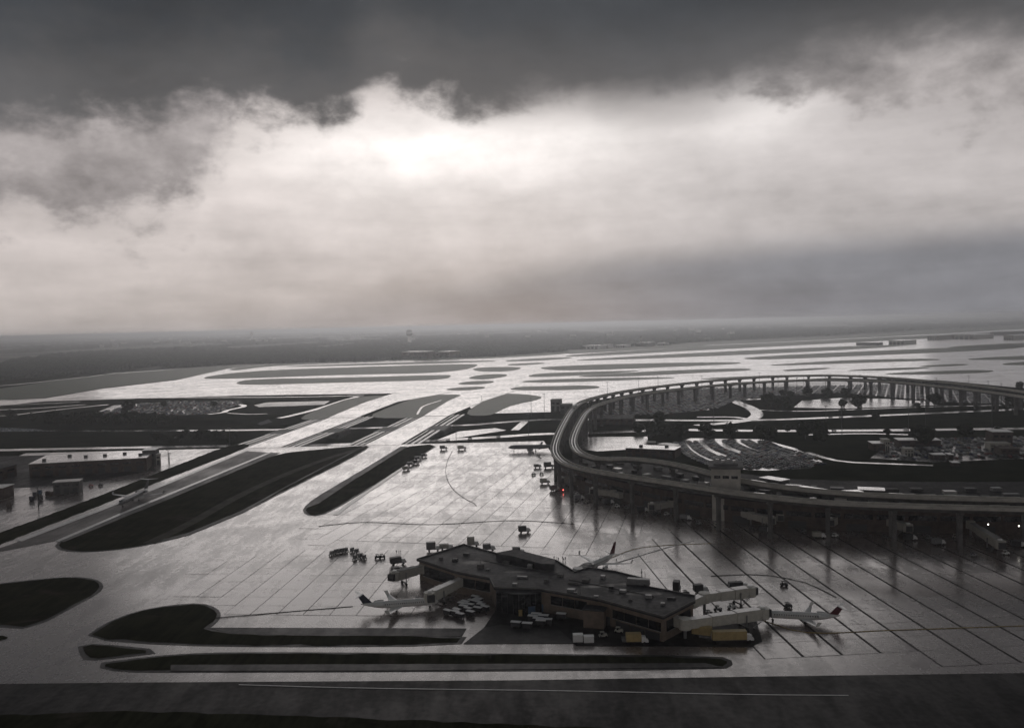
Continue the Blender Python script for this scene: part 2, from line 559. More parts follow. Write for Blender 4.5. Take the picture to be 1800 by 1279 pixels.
def dup(root, loc, rz, label=None, group=None, scale=None):
    def cp(o, parent):
        c = o.copy()
        COL.objects.link(c)
        if parent:
            c.parent = parent
        for ch in o.children:
            cp(ch, c)
        return c
    c = cp(root, None)
    c.location = loc
    c.rotation_euler = (0, 0, rz)
    if scale:
        c.scale = scale if isinstance(scale, tuple) else (scale,) * 3
    if label:
        c['label'] = label
    if group:
        c['group'] = group
    return c


def struct(o, label=None):
    o['kind'] = 'structure'
    if label:
        o['label'] = label
    return o


def chaikin(pts, it=2, closed=True):
    pts = [Vector(p) for p in pts]
    for _ in range(it):
        out = []
        n = len(pts)
        rngn = range(n) if closed else range(n - 1)
        if not closed:
            out.append(pts[0])
        for i in rngn:
            a, b_ = pts[i], pts[(i + 1) % n]
            out += [a * 0.75 + b_ * 0.25, a * 0.25 + b_ * 0.75]
        if not closed:
            out.append(pts[-1])
        pts = out
    return pts


def catmull(pts, step=8.0):
    P = [Vector(p) for p in pts]
    P = [P[0] * 2 - P[1]] + P + [P[-1] * 2 - P[-2]]
    dense = []
    for i in range(1, len(P) - 2):
        p0, p1, p2, p3 = P[i - 1:i + 3]
        for k in range(24):
            u = k / 24
            dense.append(0.5 * ((2 * p1) + (p2 - p0) * u + (2 * p0 - 5 * p1 + 4 * p2 - p3) * u * u
                                + (3 * p1 - p0 - 3 * p2 + p3) * u ** 3))
    dense.append(P[-2])
    out = [dense[0]]
    acc = 0
    for a, b_ in zip(dense, dense[1:]):
        acc += (b_ - a).length
        if acc >= step:
            out.append(b_)
            acc = 0
    if (out[-1] - dense[-1]).length > step * 0.3:
        out.append(dense[-1])
    return out


def sheet(name, pts, z, material, smooth=0, parent=None):
    """flat paved or grassed area from ground points, z metres above the terrain"""
    if smooth:
        pts = chaikin([(p[0], p[1], 0) for p in pts], smooth)
    poly = [(p[0], p[1]) for p in pts]
    if name == 'grass':
        dense = []
        for (xa, ya), (xb, yb) in zip(poly, poly[1:] + poly[:1]):
            k_ = max(1, min(14, int(math.hypot(xb - xa, yb - ya) / 5)))
            for q in range(k_):
                dense.append((xa + (xb - xa) * q / k_ + random.gauss(0, .35), ya + (yb - ya) * q / k_ + random.gauss(0, .35)))
        poly = dense
    n = len(poly)
    if sum(poly[i][0] * poly[(i + 1) % n][1] - poly[(i + 1) % n][0] * poly[i][1] for i in range(n)) < 0:
        poly.reverse()
    mb = MB()
    mb.add([(x, y, z) for x, y in poly], [tuple(range(n))])
    # a low rim so that the sheet has an edge and no gap under it
    vs = [(x, y, z) for x, y in poly] + [(x, y, z - 0.12) for x, y in poly]
    mb.add(vs, [(i + n, (i + 1) % n + n, (i + 1) % n, i) for i in range(n)])
    return struct(mb.build(name, material, parent))


def pxsheet(name, px, z, material, smooth=0):
    return sheet(name, [W(x, y, 0.0) for x, y in px], z, material, smooth)


def ribbon_pts(path, width, z):
    """left/right points along a path draped on the terrain"""
    L, R = [], []
    n = len(path)
    for i, p in enumerate(path):
        d = (path[min(i + 1, n - 1)] - path[max(i - 1, 0)])
        d.z = 0
        d.normalize()
        nrm = Vector((-d.y, d.x, 0))
        w = width(i / (n - 1)) if callable(width) else width
        for lst, sgn in ((L, 1), (R, -1)):
            q = p + nrm * (sgn * w / 2)
            lst.append(Vector((q.x, q.y, terr(q.x, q.y) + z)))
    return L, R


def ribbon(name, path, width, z, material, parent=None, flat=None):
    L, R = ribbon_pts(path, width, z)
    if flat is not None:
        for q in L + R:
            q.z = flat
    mb = MB()
    n = len(L)
    vs = L + R + [q - Vector((0, 0, 0.15)) for q in L] + [q - Vector((0, 0, 0.15)) for q in R]
    fs = []
    for i in range(n - 1):
        fs.append((n + i, n + i + 1, i + 1, i))
        fs.append((i, i + 1, 2 * n + i + 1, 2 * n + i))
        fs.append((n + i + 1, n + i, 3 * n + i, 3 * n + i + 1))
    mb.add(vs, fs)
    return struct(mb.build(name, material, parent))


def road(name, px, width, z, material, step=14):
    return ribbon(name, catmull([Vector((*W(x, y).xy, 0)) for x, y in px], step), width, z, material)


def grow(poly, k):
    out = []
    n = len(poly)
    A = sum(poly[i].x * poly[(i + 1) % n].y - poly[(i + 1) % n].x * poly[i].y for i in range(n))
    sg = 1 if A > 0 else -1
    for i in range(n):
        a, b_, c = poly[i - 1], poly[i], poly[(i + 1) % n]
        d1, d2 = (b_ - a).normalized(), (c - b_).normalized()
        n1 = Vector((d1.y, -d1.x, 0)) * sg
        n2 = Vector((d2.y, -d2.x, 0)) * sg
        m_ = (n1 + n2)
        m_ = m_.normalized() * (k / max(m_.normalized().dot(n1), .5))
        out.append(b_ + m_)
    return out


def inside(poly, x, y):
    c = False
    n = len(poly)
    j = n - 1
    for i in range(n):
        xi, yi, xj, yj = poly[i][0], poly[i][1], poly[j][0], poly[j][1]
        if (yi > y) != (yj > y) and x < (xj - xi) * (y - yi) / (yj - yi) + xi:
            c = not c
        j = i
    return c


# ================================================================== GROUND
gx = [-40000, -3000, -1200, 60, 160, 1500, 40000]
gy = [-3000, 100, 798, 812, 1042, 1056, 3000, 9000, 45000]
mb = MB()
vs = [(x, y, terr(x, y)) for y in gy for x in gx]
nx = len(gx)
mb.add(vs, [(j * nx + i, j * nx + i + 1, (j + 1) * nx + i + 1, (j + 1) * nx + i)
            for j in range(len(gy) - 1) for i in range(nx - 1)])
struct(mb.build('ground', M_COUNTRY))

UD = Vector((0.0549, 0.9985, 0))     # runway direction on the ground
VD = Vector((0.9985, -0.0549, 0))

# near apron: one wide sheet of concrete south of the cutting, grass islands on top
apron_px = [(-500, 1420), (-500, 1010), (-60, 835), (30, 800.5), (150, 797), (700, 783.5), (900, 779), (958, 782), (1000, 845), (1100, 868),
            (1290, 902), (1500, 921), (1800, 930), (2300, 925), (2300, 1420)]
apron_w = [W(x, y, 0.0) for x, y in apron_px]
apron_w = [Vector((p.x, 797.0 if 3 <= i <= 7 else min(p.y, 796), 0)) for i, p in enumerate(apron_w)]
apron = sheet('apron', apron_w, 0.06, M_APRON)

GR = {}
GR['a'] = [(100, 962), (112, 948), (180, 918), (280, 880), (400, 833), (484, 798), (560, 790), (640, 783), (648, 786), (610, 808), (500, 862),
           (430, 898), (330, 940), (260, 957), (190, 967), (130, 969)]
GR['b'] = [(541, 904), (536, 894), (556, 876), (600, 850), (650, 820), (706, 786), (770, 780), (740, 800), (690, 832), (640, 862), (590, 892), (560, 906)]
GR['c'] = [(-200, 1030), (-60, 960), (0, 936), (100, 900), (200, 862), (300, 822), (400, 783), (440, 780), (432, 788), (300, 838), (206, 876),
           (31, 944), (-60, 980), (-200, 1040)]
GR['d'] = [(-80, 1036), (0, 1027), (60, 1020), (125, 1015), (162, 1019), (176, 1029), (168, 1042), (130, 1062), (56, 1102), (0, 1099), (-80, 1092)]
GR['e'] = [(158, 1120), (186, 1098), (240, 1076), (300, 1065), (350, 1062), (374, 1070), (382, 1082), (372, 1096), (352, 1108), (430, 1117), (812, 1119),
           (802, 1132), (500, 1134), (300, 1131)]
GR['f'] = [(146, 1134), (200, 1137), (275, 1145), (215, 1152), (158, 1158), (149, 1147)]
GR['g'] = [(176, 1168), (220, 1162), (300, 1153), (400, 1149), (800, 1151), (1262, 1156), (1282, 1164), (1266, 1173), (700, 1177), (300, 1178), (215, 1177)]
GR['h'] = [(-80, 1116), (0, 1117), (16, 1121), (0, 1126), (-80, 1127)]
for k, px in GR.items():
    o = pxsheet('grass', px, 0.26, M_GRASS, 1)
    if k in 'abdefg':
        ring = chaikin([W(x, y, 0) for x, y in px], 1)
        A_ = sum(ring[i].x * ring[(i + 1) % len(ring)].y - ring[(i + 1) % len(ring)].x * ring[i].y for i in range(len(ring)))
        sheet('shoulder', grow(ring, 1.7), 0.145, M_SHOULDER)
pxsheet('shoulder', [(360, 1103), (820, 1104.5), (812, 1118), (430, 1117)], 0.2, M_SHOULDER)
pxsheet('shoulder', [(300, 1169), (1240, 1166), (1270, 1173.5), (700, 1179), (300, 1180)], 0.29, M_SHOULDER)
pxsheet('service_pavement', [(815, 1131.5), (850, 1104), (880, 1098), (985, 1108), (1010, 1131)], 0.22, M_SHOULDER)
pxsheet('service_pavement', [(850, 1104), (880, 1060), (960, 1050), (1180, 1095), (1330, 1092), (1340, 1128), (1320, 1137), (1013, 1135), (985, 1108), (880, 1098)], 0.18, M_DARK_ASPH)  # dark asphalt that also paints in the concourse walls' shade and reflection
ribbon('taxi_line', catmull([W(x, y, 0) for x, y in [(420, 1204), (640, 1210), (1000, 1215), (1290, 1221), (1500, 1223)]], 8), 0.3, 0.34, M_PAINT)
pxsheet('foreground_fade', [(-300, 1206), (200, 1200), (900, 1196), (1290, 1190), (2200, 1178), (2200, 1420), (-300, 1420)], 0.22, M_DARK_ASPH)  # dark sheet added to paint the fade to black at the lower edge
pxsheet('grass', [(-200, 1262), (100, 1254), (300, 1251), (700, 1266), (1300, 1290), (1300, 1400), (-200, 1400)], 0.30, M_GRASS, 1)
# shoulders beside the two taxiways
pxsheet('shoulder', [(97, 950), (212, 903), (300, 868), (476, 796), (492, 796), (300, 876), (212, 912), (112, 953)], 0.29, M_SHOULDER)
pxsheet('shoulder', [(430, 900), (500, 858), (645, 782.5), (637, 785), (492, 861), (424, 898), (330, 937), (262, 955), (330, 941)], 0.29, M_SHOULDER)
pxsheet('shoulder', [(536, 894), (556, 876), (600, 850), (704, 785), (716, 785), (612, 850), (560, 885)], 0.29, M_SHOULDER)
# the asphalt of the nearer taxiway between its bright edges
pxsheet('taxiway', [(-40, 977), (38, 950), (206, 885), (300, 848), (434, 793), (474, 795), (300, 866), (212, 901), (95, 951)], 0.16, M_ASPH)
pxsheet('taxiway_marking', [(31, 949), (206, 882.5), (300, 845), (430, 792), (436, 792), (300, 849), (206, 887), (38, 952)], 0.31, M_PAINT)
pxsheet('taxiway_marking', [(97, 951), (212, 902), (300, 866), (474, 794.5), (480, 794.5), (300, 869.5), (212, 905.5), (104, 952)], 0.33, M_PAINT)
ribbon('dirt_track', catmull([W(x, y, 0) for x, y in [(262, 955), (330, 922), (420, 872), (500, 835), (570, 808), (640, 786)]], 12), 7.0, 0.30, M_TRACK)
ribbon('dirt_track', catmull([W(x, y, 0) for x, y in [(590, 905), (620, 882), (660, 855), (700, 828), (745, 800)]], 12), 3.0, 0.30, M_BEAM)
# the painted lead-in curve on the apron
ribbon('taxi_line', catmull([W(x, y, 0) for x, y in [(795, 793), (786, 812), (784, 835), (795, 858), (815, 875), (832, 884), (838, 890)]], 5), 0.38, 0.30, M_JOINT)
ribbon('taxi_line', catmull([W(x, y, 0) for x, y in [(560, 925), (640, 918), (760, 922), (900, 915), (1010, 921)]], 8), 0.38, 0.30, M_JOINT)
ribbon('taxi_line', catmull([W(x, y, 0) for x, y in [(1250, 1013), (1330, 1010), (1390, 1018), (1425, 1028), (1470, 1050)]], 8), 0.38, 0.30, M_JOINT)
ribbon('taxi_line', catmull([W(x, y, 0) for x, y in [(1080, 990), (1120, 978), (1170, 963), (1220, 950)]], 8), 0.6, 0.30, M_PAINT)
ribbon('taxi_line', catmull([W(x, y, 0) for x, y in [(380, 1086), (500, 1076), (620, 1066)]], 8), 0.38, 0.30, M_JOINT)

for ln in [[(1340, 1090), (1420, 1112), (1560, 1108), (1800, 1100)], [(1062, 985), (1130, 962), (1250, 955)]]:
    ribbon('lead_in_line', catmull([W(x, y, 0) for x, y in ln], 6), 0.25, 0.30, M_YPAINT)
# concrete slabs, laid one by one on the apron: 300 nearest as parts, the rest joined
zones = [
    (13.0, 11.0, [(546, 908), (600, 880), (690, 836), (785, 786), (955, 786), (985, 850), (1080, 880), (1185, 905), (1100, 962), (1060, 985), (960, 975), (735, 955), (560, 962), (500, 950)]),
    (-4.0, 13.0, [(1195, 906), (1290, 915), (1500, 936), (1790, 946), (2050, 955), (2050, 1172), (1300, 1172), (1300, 1142), (1190, 1060), (1085, 992), (1108, 966)]),
    (5.5, 10.5, [(330, 985), (500, 955), (556, 967), (735, 960), (735, 1090), (384, 1096), (384, 1086), (300, 1050)]),
    (2.0, 13.0, [(384, 1133), (1290, 1140), (1290, 1152), (384, 1148)])]
isl_w = [[W(x, y, 0) for x, y in GR[k]] for k in 'bega']
cells = []
for ang, S_, zpx in zones:
    zw = [W(x, y, 0) for x, y in zpx]
    ra = math.radians(ang)
    U_, V_ = Vector((math.sin(ra), math.cos(ra), 0)), Vector((math.cos(ra), -math.sin(ra), 0))
    zc = sum(zw, Vector()) / len(zw)
    for i in range(-60, 60):
        for j in range(-45, 45):
            c = zc + U_ * (j * S_) + V_ * (i * S_)
            if c.y < 215 or c.y > 792 or abs(c.x) > c.y * 0.64 + 14:
                continue
            cor = [c + U_ * (a * S_ / 2) + V_ * (b_ * S_ / 2) for a, b_ in ((-1, -1), (-1, 1), (1, 1), (1, -1))]
            if all(inside(zw, q.x, q.y) for q in cor) and not any(inside(pl, q.x, q.y) for pl in isl_w for q in cor + [c]):
                c = c.copy()
                cells.append((c, U_, V_, S_, ang))
cells.sort(key=lambda c: c[0].length)


def slab_mesh(mb, c, U_, V_, S_, ang_, tx=0, ty=0, dz=0):
    h, hl = S_ / 2 - (0.50 if ang_ == -4.0 else 0.15), S_ / 2 - 0.07
    top = []
    for a, b_ in ((-1, -1), (1, -1), (1, 1), (-1, 1)):
        q = c + V_ * (a * h) + U_ * (b_ * hl)
        top.append(Vector((q.x, q.y, 0.13 + dz + tx * a + ty * b_)))
    vs = top + [Vector((q.x, q.y, 0.03)) for q in top]
    mb.add(vs, [(0, 1, 2, 3), (4, 5, 1, 0), (5, 6, 2, 1), (6, 7, 3, 2), (7, 4, 0, 3)])


slab_me = {}
rest = MB()
for k, (c, U_, V_, S_, ang) in enumerate(cells):
    tx, ty, dz = random.gauss(0, .012), random.gauss(0, .012), random.uniform(-.01, .01)
    if k < 300:
        if ang not in slab_me:
            mbs = MB()
            slab_mesh(mbs, Vector((0, 0, 0)), Vector((0, 1, 0)), Vector((1, 0, 0)), S_, ang)
            slab_me[ang] = mbs.mesh('slab', M_APRON)
        o = bpy.data.objects.new('slab', slab_me[ang])
        COL.objects.link(o)
        o.parent = apron
        o.location = (c.x, c.y, dz)
        o.rotation_euler = (ty / S_ * 2, -tx / S_ * 2, -math.radians(ang))
    else:
        slab_mesh(rest, c, U_, V_, S_, ang, tx, ty, dz)
o = rest.build('slab', M_APRON, apron)
o['kind'] = 'stuff'
# sealant bed that shows in the joints
bed = MB()
for c, U_, V_, S_, ang in cells:
    vs = [c + V_ * (a * S_ / 2) + U_ * (b_ * S_ / 2) + Vector((0, 0, .075)) for a, b_ in ((-1, -1), (1, -1), (1, 1), (-1, 1))]
    bed.add(vs, [(0, 1, 2, 3)])
o = bed.build('joint_sealant', M_JOINT, apron)
o['kind'] = 'stuff'

# ---------------------------------------------------------------- far airfield: pale pavement with grass islands
far_px = [(-300, 724), (0, 713), (80, 705), (420, 695), (700, 691), (812, 695), (833, 731), (985, 731), (1040, 705), (1130, 688), (1290, 672), (1460, 664),
          (1650, 668), (1800, 682), (2100, 700), (2100, 572), (1800, 578), (1400, 600), (1000, 621), (700, 632), (480, 638), (400, 648), (310, 668), (180, 683),
          (80, 700), (-300, 718)]
far_w = [W(x, y, 0.0) for x, y in far_px]
far_w = [Vector((p.x, max(p.y, 1058), 0)) for p in far_w]
sheet('far_apron', far_w, 0.10, M_TAXI)
FG = [
    [(410, 673), (440, 666), (600, 664), (780, 658.5), (796, 660), (780, 668), (600, 672), (430, 677)],
    [(345, 665), (400, 656), (480, 650), (600, 646), (800, 640), (850, 640), (800, 655), (600, 658.5), (400, 666)],
    [(470, 645), (600, 640), (860, 633), (880, 635.5), (600, 643)],
    [(400, 648), (480, 639), (600, 637.5), (700, 634), (700, 635), (480, 642), (410, 652)],
    [(828, 648), (850, 645.5), (905, 644.5), (920, 647), (895, 653), (840, 653)],
    [(823, 663), (850, 658), (888, 657), (894, 661), (855, 667), (828, 666)],
    [(803, 674), (825, 670), (865, 669), (870, 672), (848, 675), (812, 676)],
    [(782, 684), (805, 681), (850, 679), (855, 682), (825, 686), (790, 686)],
    [(888, 640), (950, 637), (962, 639), (900, 643)],
    [(945, 648), (960, 644), (1100, 639), (1290, 636), (1310, 639), (1200, 644), (1000, 652)],
    [(926, 661), (945, 656), (1080, 652), (1140, 651), (1040, 659), (940, 663)],
    [(990, 662.5), (1100, 655), (1200, 650), (1318, 647), (1322, 651), (1250, 654), (1100, 662)],
    [(910, 671.5), (933, 668), (1033, 664.5), (1180, 663), (1189, 664.5), (1100, 668), (966, 672.5)],
    [(892, 684), (913, 679.5), (967, 678.5), (1045, 677), (1060, 682), (1000, 685.5), (920, 686)],
    [(806, 729), (873, 693), (907, 691.5), (950, 696), (953, 701), (900, 712), (877, 722), (860, 731.5)],
    [(640, 735), (680, 717), (743, 695), (797, 693), (815, 694.5), (780, 712), (748, 728), (735, 735)],
    [(515, 739), (570, 715), (625, 697), (690, 694.5), (680, 703), (610, 727), (575, 736)],
    [(1350, 641), (1500, 632), (1640, 630), (1662, 633), (1500, 638), (1360, 643)],
    [(1370, 650), (1450, 646), (1465, 648), (1385, 653)],
    [(1465, 652.5), (1550, 647), (1650, 645), (1600, 650)],
    [(1605, 644), (1680, 639), (1714, 641), (1640, 645)],
    [(1550, 656), (1700, 650), (1757, 651.5), (1720, 656), (1570, 659)],
    [(1690, 631), (1790, 625), (2000, 622), (2000, 630), (1720, 633)],
    [(1755, 640), (1800, 635), (2000, 632), (2000, 640), (1775, 642)],
    [(1230, 665), (1340, 660), (1440, 658), (1380, 662), (1240, 667)],
    [(1010, 632), (1300, 616), (1580, 605), (1590, 609), (1350, 622), (1020, 634.5)],
    [(990, 624), (1200, 611), (1500, 595), (1800, 581), (1800, 586), (1500, 602), (1200, 617), (1000, 628)],
    [(1300, 628), (1500, 618), (1800, 606), (1800, 613), (1500, 626), (1320, 633)],
    [(1650, 610), (1800, 602), (2000, 596), (2000, 604), (1700, 612)],
    [(700, 631), (900, 623), (990, 619), (1000, 622), (880, 629), (720, 634)],
    [(880, 633), (1000, 627), (1010, 630), (900, 636)],
]
for px in FG:
    pxsheet('grass', px, 0.35, M_GRASS_FAR, 2)
# paler cut-grass verges along the far runway, west end of the field
pxsheet('verge', [(-300, 712), (0, 683), (200, 655), (420, 641), (640, 636), (500, 640), (440, 645), (390, 651), (310, 667), (180, 682), (80, 699), (-300, 716)], 0.06, M_GRASS_FAR)
pxsheet('verge', [(1000, 616), (1200, 604), (1500, 589), (1800, 573), (2100, 558), (2100, 566), (1800, 578), (1500, 595), (1200, 611), (1000, 622)], 0.3, M_GRASS_FAR)
road('perimeter_road', [(-200, 690), (0, 678), (100, 668), (180, 659)], 14, 0.2, M_ROAD, 60)
road('perimeter_road', [(190, 657), (420, 642), (620, 636), (800, 630)], 16, 0.2, M_ROAD, 60)
road('runway_edge', [(1240, 607), (1400, 600), (1560, 592), (1760, 583)], 40, 0.4, M_ROAD, 100)
road('service_road', [(455, 747), (500, 733), (560, 718), (600, 705), (628, 697)], 9, 0.2, M_ROAD)
road('service_road', [(733, 735), (736, 724), (745, 714), (775, 704)], 3, 0.5, M_ROAD)
road('airfield_road', [(-100, 705), (100, 702), (300, 699), (500, 698), (640, 695)], 8, 0.25, M_ROAD)

# ---------------------------------------------------------------- parkway and landside roads
carA = [(-260, 797), (0, 791), (200, 787), (400, 783.5), (600, 781), (765, 774), (870, 768), (975, 762), (1130, 757), (1345, 757), (1560, 756), (1800, 753), (2100, 750)]
carB = [(-260, 764), (0, 757), (200, 757), (400, 756), (600, 753), (815, 747), (870, 743), (980, 737), (1150, 738), (1330, 738), (1500, 732), (1800, 719), (2100, 706)]
road('highway', carA, 15, 0.12, M_ROAD)
road('highway', carB, 13, 0.12, M_ROAD)
road('slip_road', [(1225, 748), (1290, 742), (1322, 736), (1331, 727), (1318, 716), (1300, 709), (1292, 704), (1315, 702), (1345, 701)], 14, 0.22, M_ROAD)
road('slip_road', [(1225, 733), (1290, 733), (1320, 738)], 7, 0.17, M_ROAD)
road('slip_road', [(1330, 720), (1370, 722), (1440, 722), (1600, 716), (1760, 712)], 6, 0.17, M_ROAD)
road('slip_road', [(1420, 764), (1520, 762), (1600, 764)], 6, 0.17, M_ROAD)
road('slip_road', [(1420, 795), (1455, 806), (1490, 812), (1560, 815), (1640, 818)], 5, 0.2, M_ROAD)
road('slip_road', [(905, 756), (912, 750), (918, 745), (922, 741)], 9, 0.2, M_ROAD)
road('lot_road', [(-150, 738), (0, 731), (60, 725), (120, 718), (190, 711)], 9, 0.17, M_ROAD)
road('lot_road', [(-150, 724), (0, 720), (70, 717), (150, 711)], 9, 0.17, M_ROAD)
road('lot_road', [(-100, 713.5), (0, 712), (80, 709), (140, 706)], 6, 0.17, M_ROAD)
road('lot_road', [(366, 728), (392, 725), (400, 721), (428, 714.5), (422, 711), (390, 710)], 8, 0.22, M_ROAD)
road('lot_road', [(400, 726), (440, 728), (470, 727)], 4, 0.17, M_ROAD)
pxsheet('car_park', [(150, 733), (200, 712), (300, 706), (420, 705), (425, 709), (400, 718), (360, 728), (260, 731)], 0.08, M_LOT)
pxsheet('yard', [(-200, 806), (0, 802), (150, 798.5), (262, 796.5), (272, 826), (180, 843), (60, 856), (-200, 866)], 0.16, M_DARK_ASPH)
pxsheet('car_park', [(446, 712), (470, 707), (580, 704.5), (570, 711), (500, 714), (455, 715)], 0.08, M_LOT)
lotA_px = [(1186, 778), (1214, 770), (1340, 772), (1400, 788), (1446, 811), (1425, 822), (1350, 827), (1290, 824), (1230, 812), (1200, 795)]
pxsheet('car_park', lotA_px, 0.08, M_ROAD)
lotB_px = [(1036, 732), (1050, 712), (1110, 693), (1200, 683), (1300, 675), (1450, 669), (1600, 675), (1800, 697), (1800, 712), (1640, 705), (1480, 690), (1345, 697),
           (1290, 706), (1250, 720), (1150, 729)]
pxsheet('car_park', lotB_px, 0.08, M_LOT)
pxsheet('car_park', [(1395, 716), (1410, 704), (1480, 699), (1560, 701), (1640, 706), (1648, 712), (1590, 714), (1480, 718)], 0.14, M_ROAD)
pxsheet('plaza', [(1016, 788), (1030, 768), (1138, 767), (1140, 784), (1100, 790), (1050, 793)], 0.10, M_ROAD)
pxsheet('forecourt', [(768, 773), (806, 758), (870, 752), (890, 756), (850, 762), (800, 770)], 0.02, M_ROAD)
pxsheet('car_park', [(1530, 805), (1560, 780), (1620, 772), (1800, 768), (1900, 790), (1800, 806), (1640, 812)], 0.08, M_LOT)


# ---------------------------------------------------------------- taxiway bridges over the cutting
def taxi_bridge(nl, nr, fl, fr, label, grp):
    """near-left, near-right, far-left, far-right deck corners in photo pixels; the deck lies level with the taxiway"""
    A, B, C_, D_ = W(*nl, 0), W(*nr, 0), W(*fl, 0), W(*fr, 0)
    ul, ur = (C_ - A), (D_ - B)

    def at(side, y):
        p, u = (A, ul) if side < 0 else (B, ur)
        k = (y - p.y) / u.y
        return Vector((p.x + u.x * k, y, 0))
    root = thing('taxiway_bridge', label, 'bridge', group=grp)
    y0, ym0, ym1, y1 = 795.0, 899.0, 941.0, 1059.5
    mb = MB()
    poly = [at(-1, y0), at(1, y0), at(1, y1), at(-1, y1)]
    mb.prism([(p.x, p.y) for p in poly], -1.9, 0.18)
    mb.build('deck', M_TAXI, root)
    for (ya, yb) in ((ym0, ym1),):
        mb = MB()
        q = [at(-1, ya) - Vector((22, 0, 0)), at(1, ya) + Vector((22, 0, 0)), at(1, yb) + Vector((22, 0, 0)), at(-1, yb) - Vector((22, 0, 0))]
        mb.prism([(p.x, p.y) for p in q], -6.3, -1.95)
        mb.build('median_pier', M_CONC_D, root)
        # flat ground on top of the median, left and right of the deck
        for s in (-1, 1):
            e = [at(s, ya), at(s, yb), at(s, yb) + Vector((s * 21, 0, 0)), at(s, ya) + Vector((s * 21, 0, 0))]
            mb = MB().prism([(p.x, p.y) for p in e], -1.9, -0.1)
            mb.build('median_platform', M_CONC, root)
    for ya in (y0 + 3, y1 - 3):
        mb = MB()
        mb.prism([(at(-1, ya - 2).x - 20, ya - 2), (at(1, ya - 2).x + 20, ya - 2), (at(1, ya + 2).x + 20, ya + 2), (at(-1, ya + 2).x - 20, ya + 2)], -6.2, -1.95)
        mb.build('abutment', M_CONC_D, root)
    for (ya, yb) in ((y0 + 4, ym0 + 2), (ym1 - 2, y1 - 4)):
        for s in (-1, 1):
            for k, off in enumerate((4.0, 10.0, 16.0)):
                mb = MB()
                mb.beam(at(s, ya) + Vector((s * off, 0, -0.5)), at(s, yb) + Vector((s * off, 0, -0.5)), 3.3 if k else 1.5, 1.2)
                mb.build('outrigger_beam', M_BEAM, root)
            for y in (ya + 1, yb - 1):
                mb = MB()
                mb.beam(at(s, y) + Vector((s * .2, 0, -1.4)), at(s, y) + Vector((s * 18.5, 0, -1.4)), 2.0, 1.0)
                mb.build('cross_beam', M_CONC, root)
    return root


G_BR = 'taxiway bridges over the highway cutting'
taxi_bridge((440, 784), (498, 784), (574, 736), (624, 736), 'left concrete taxiway bridge with slatted side beams, nearer the cargo shed', None)
taxi_bridge((644, 781), (704, 781), (744, 731.5), (788, 731), 'right concrete taxiway bridge with slatted side beams, beside the wide apron', None)
# the two taxiways north of the cutting run into the far apron
sheet('taxiway', [W(574, 736, 0) + Vector((0, 14, 0)), W(624, 736, 0) + Vector((0, 14, 0)), W(700, 706, 0), W(790, 690, 0), W(690, 692, 0), W(640, 708, 0)], 0.45, M_TAXI)
sheet('taxiway', [W(744, 731.5, 0), W(788, 731, 0), W(850, 705, 0), W(905, 687, 0), W(830, 687, 0), W(790, 704, 0)], 0.45, M_TAXI)

# ================================================================== TREES
def crown_mesh(mb, r, h, z0, nleaf, seed):
    """clumps of small leaf faces spread through an uneven crown"""
    rs = random.Random(seed)
    clumps = []
    for i in range(13):
        a = rs.uniform(0, 6.28)
        q = rs.uniform(0.1, 0.75) * r
        clumps.append((q * math.cos(a), q * math.sin(a), z0 + h * rs.uniform(0.18, 0.80), rs.uniform(0.38, 0.55) * r))
    for i in range(nleaf):
        cx, cy, cz, cr = rs.choice(clumps)
        d = Vector((rs.gauss(0, 1), rs.gauss(0, 1), rs.gauss(0, 0.8))).normalized() * (cr * rs.uniform(0.5, 1.05))
        p = Vector((cx, cy, cz)) + d
        n = (d.normalized() + Vector((rs.gauss(0, .5), rs.gauss(0, .5), rs.gauss(0, .5) + .3))).normalized()
        e1 = n.cross(Vector((0.3, 0.2, 1))).normalized()
        e2 = n.cross(e1)
        s = r * rs.uniform(0.12, 0.24)
        mb.add([p - e1 * s, p + e2 * s * .7, p + e1 * s, p - e2 * s * .7], [(0, 1, 2, 3)])


tree_protos = []
for k in range(3):
    root = thing('tree', 'proto', 'tree', (0, 0, 0))
    tr = MB()
    tr.cyl((0, 0, -0.3), (0.1, 0, 3.2), 0.35, 7, 0.24)
    for i in range(5):
        a = i * 1.26 + k
        tr.cyl((0.1, 0, 2.6 + .2 * i), (2.3 * math.cos(a), 2.3 * math.sin(a), 5 + .35 * i), 0.15, 5, 0.05)
    tr.build('trunk', M_BARK, root)
    cr = MB()
    crown_mesh(cr, 5.0, 8.2, 0.9, 800, k + 3)
    cr.build('crown', M_LEAF, root)
    tree_protos.append(root)
tree_used = set()


def tree(px, py, size, label, grp):
    p = W(px, py)
    k = random.randrange(3)
    rz = random.uniform(0, 6.28)
    sc = size / 10.0
    if k not in tree_used:
        tree_used.add(k)
        o = tree_protos[k]
        o.location, o.rotation_euler.z, o.scale = p, rz, (sc, sc, sc)
        o['label'], o['group'] = label, grp
    else:
        o = dup(tree_protos[k], p, rz, label, grp, sc)
    return o


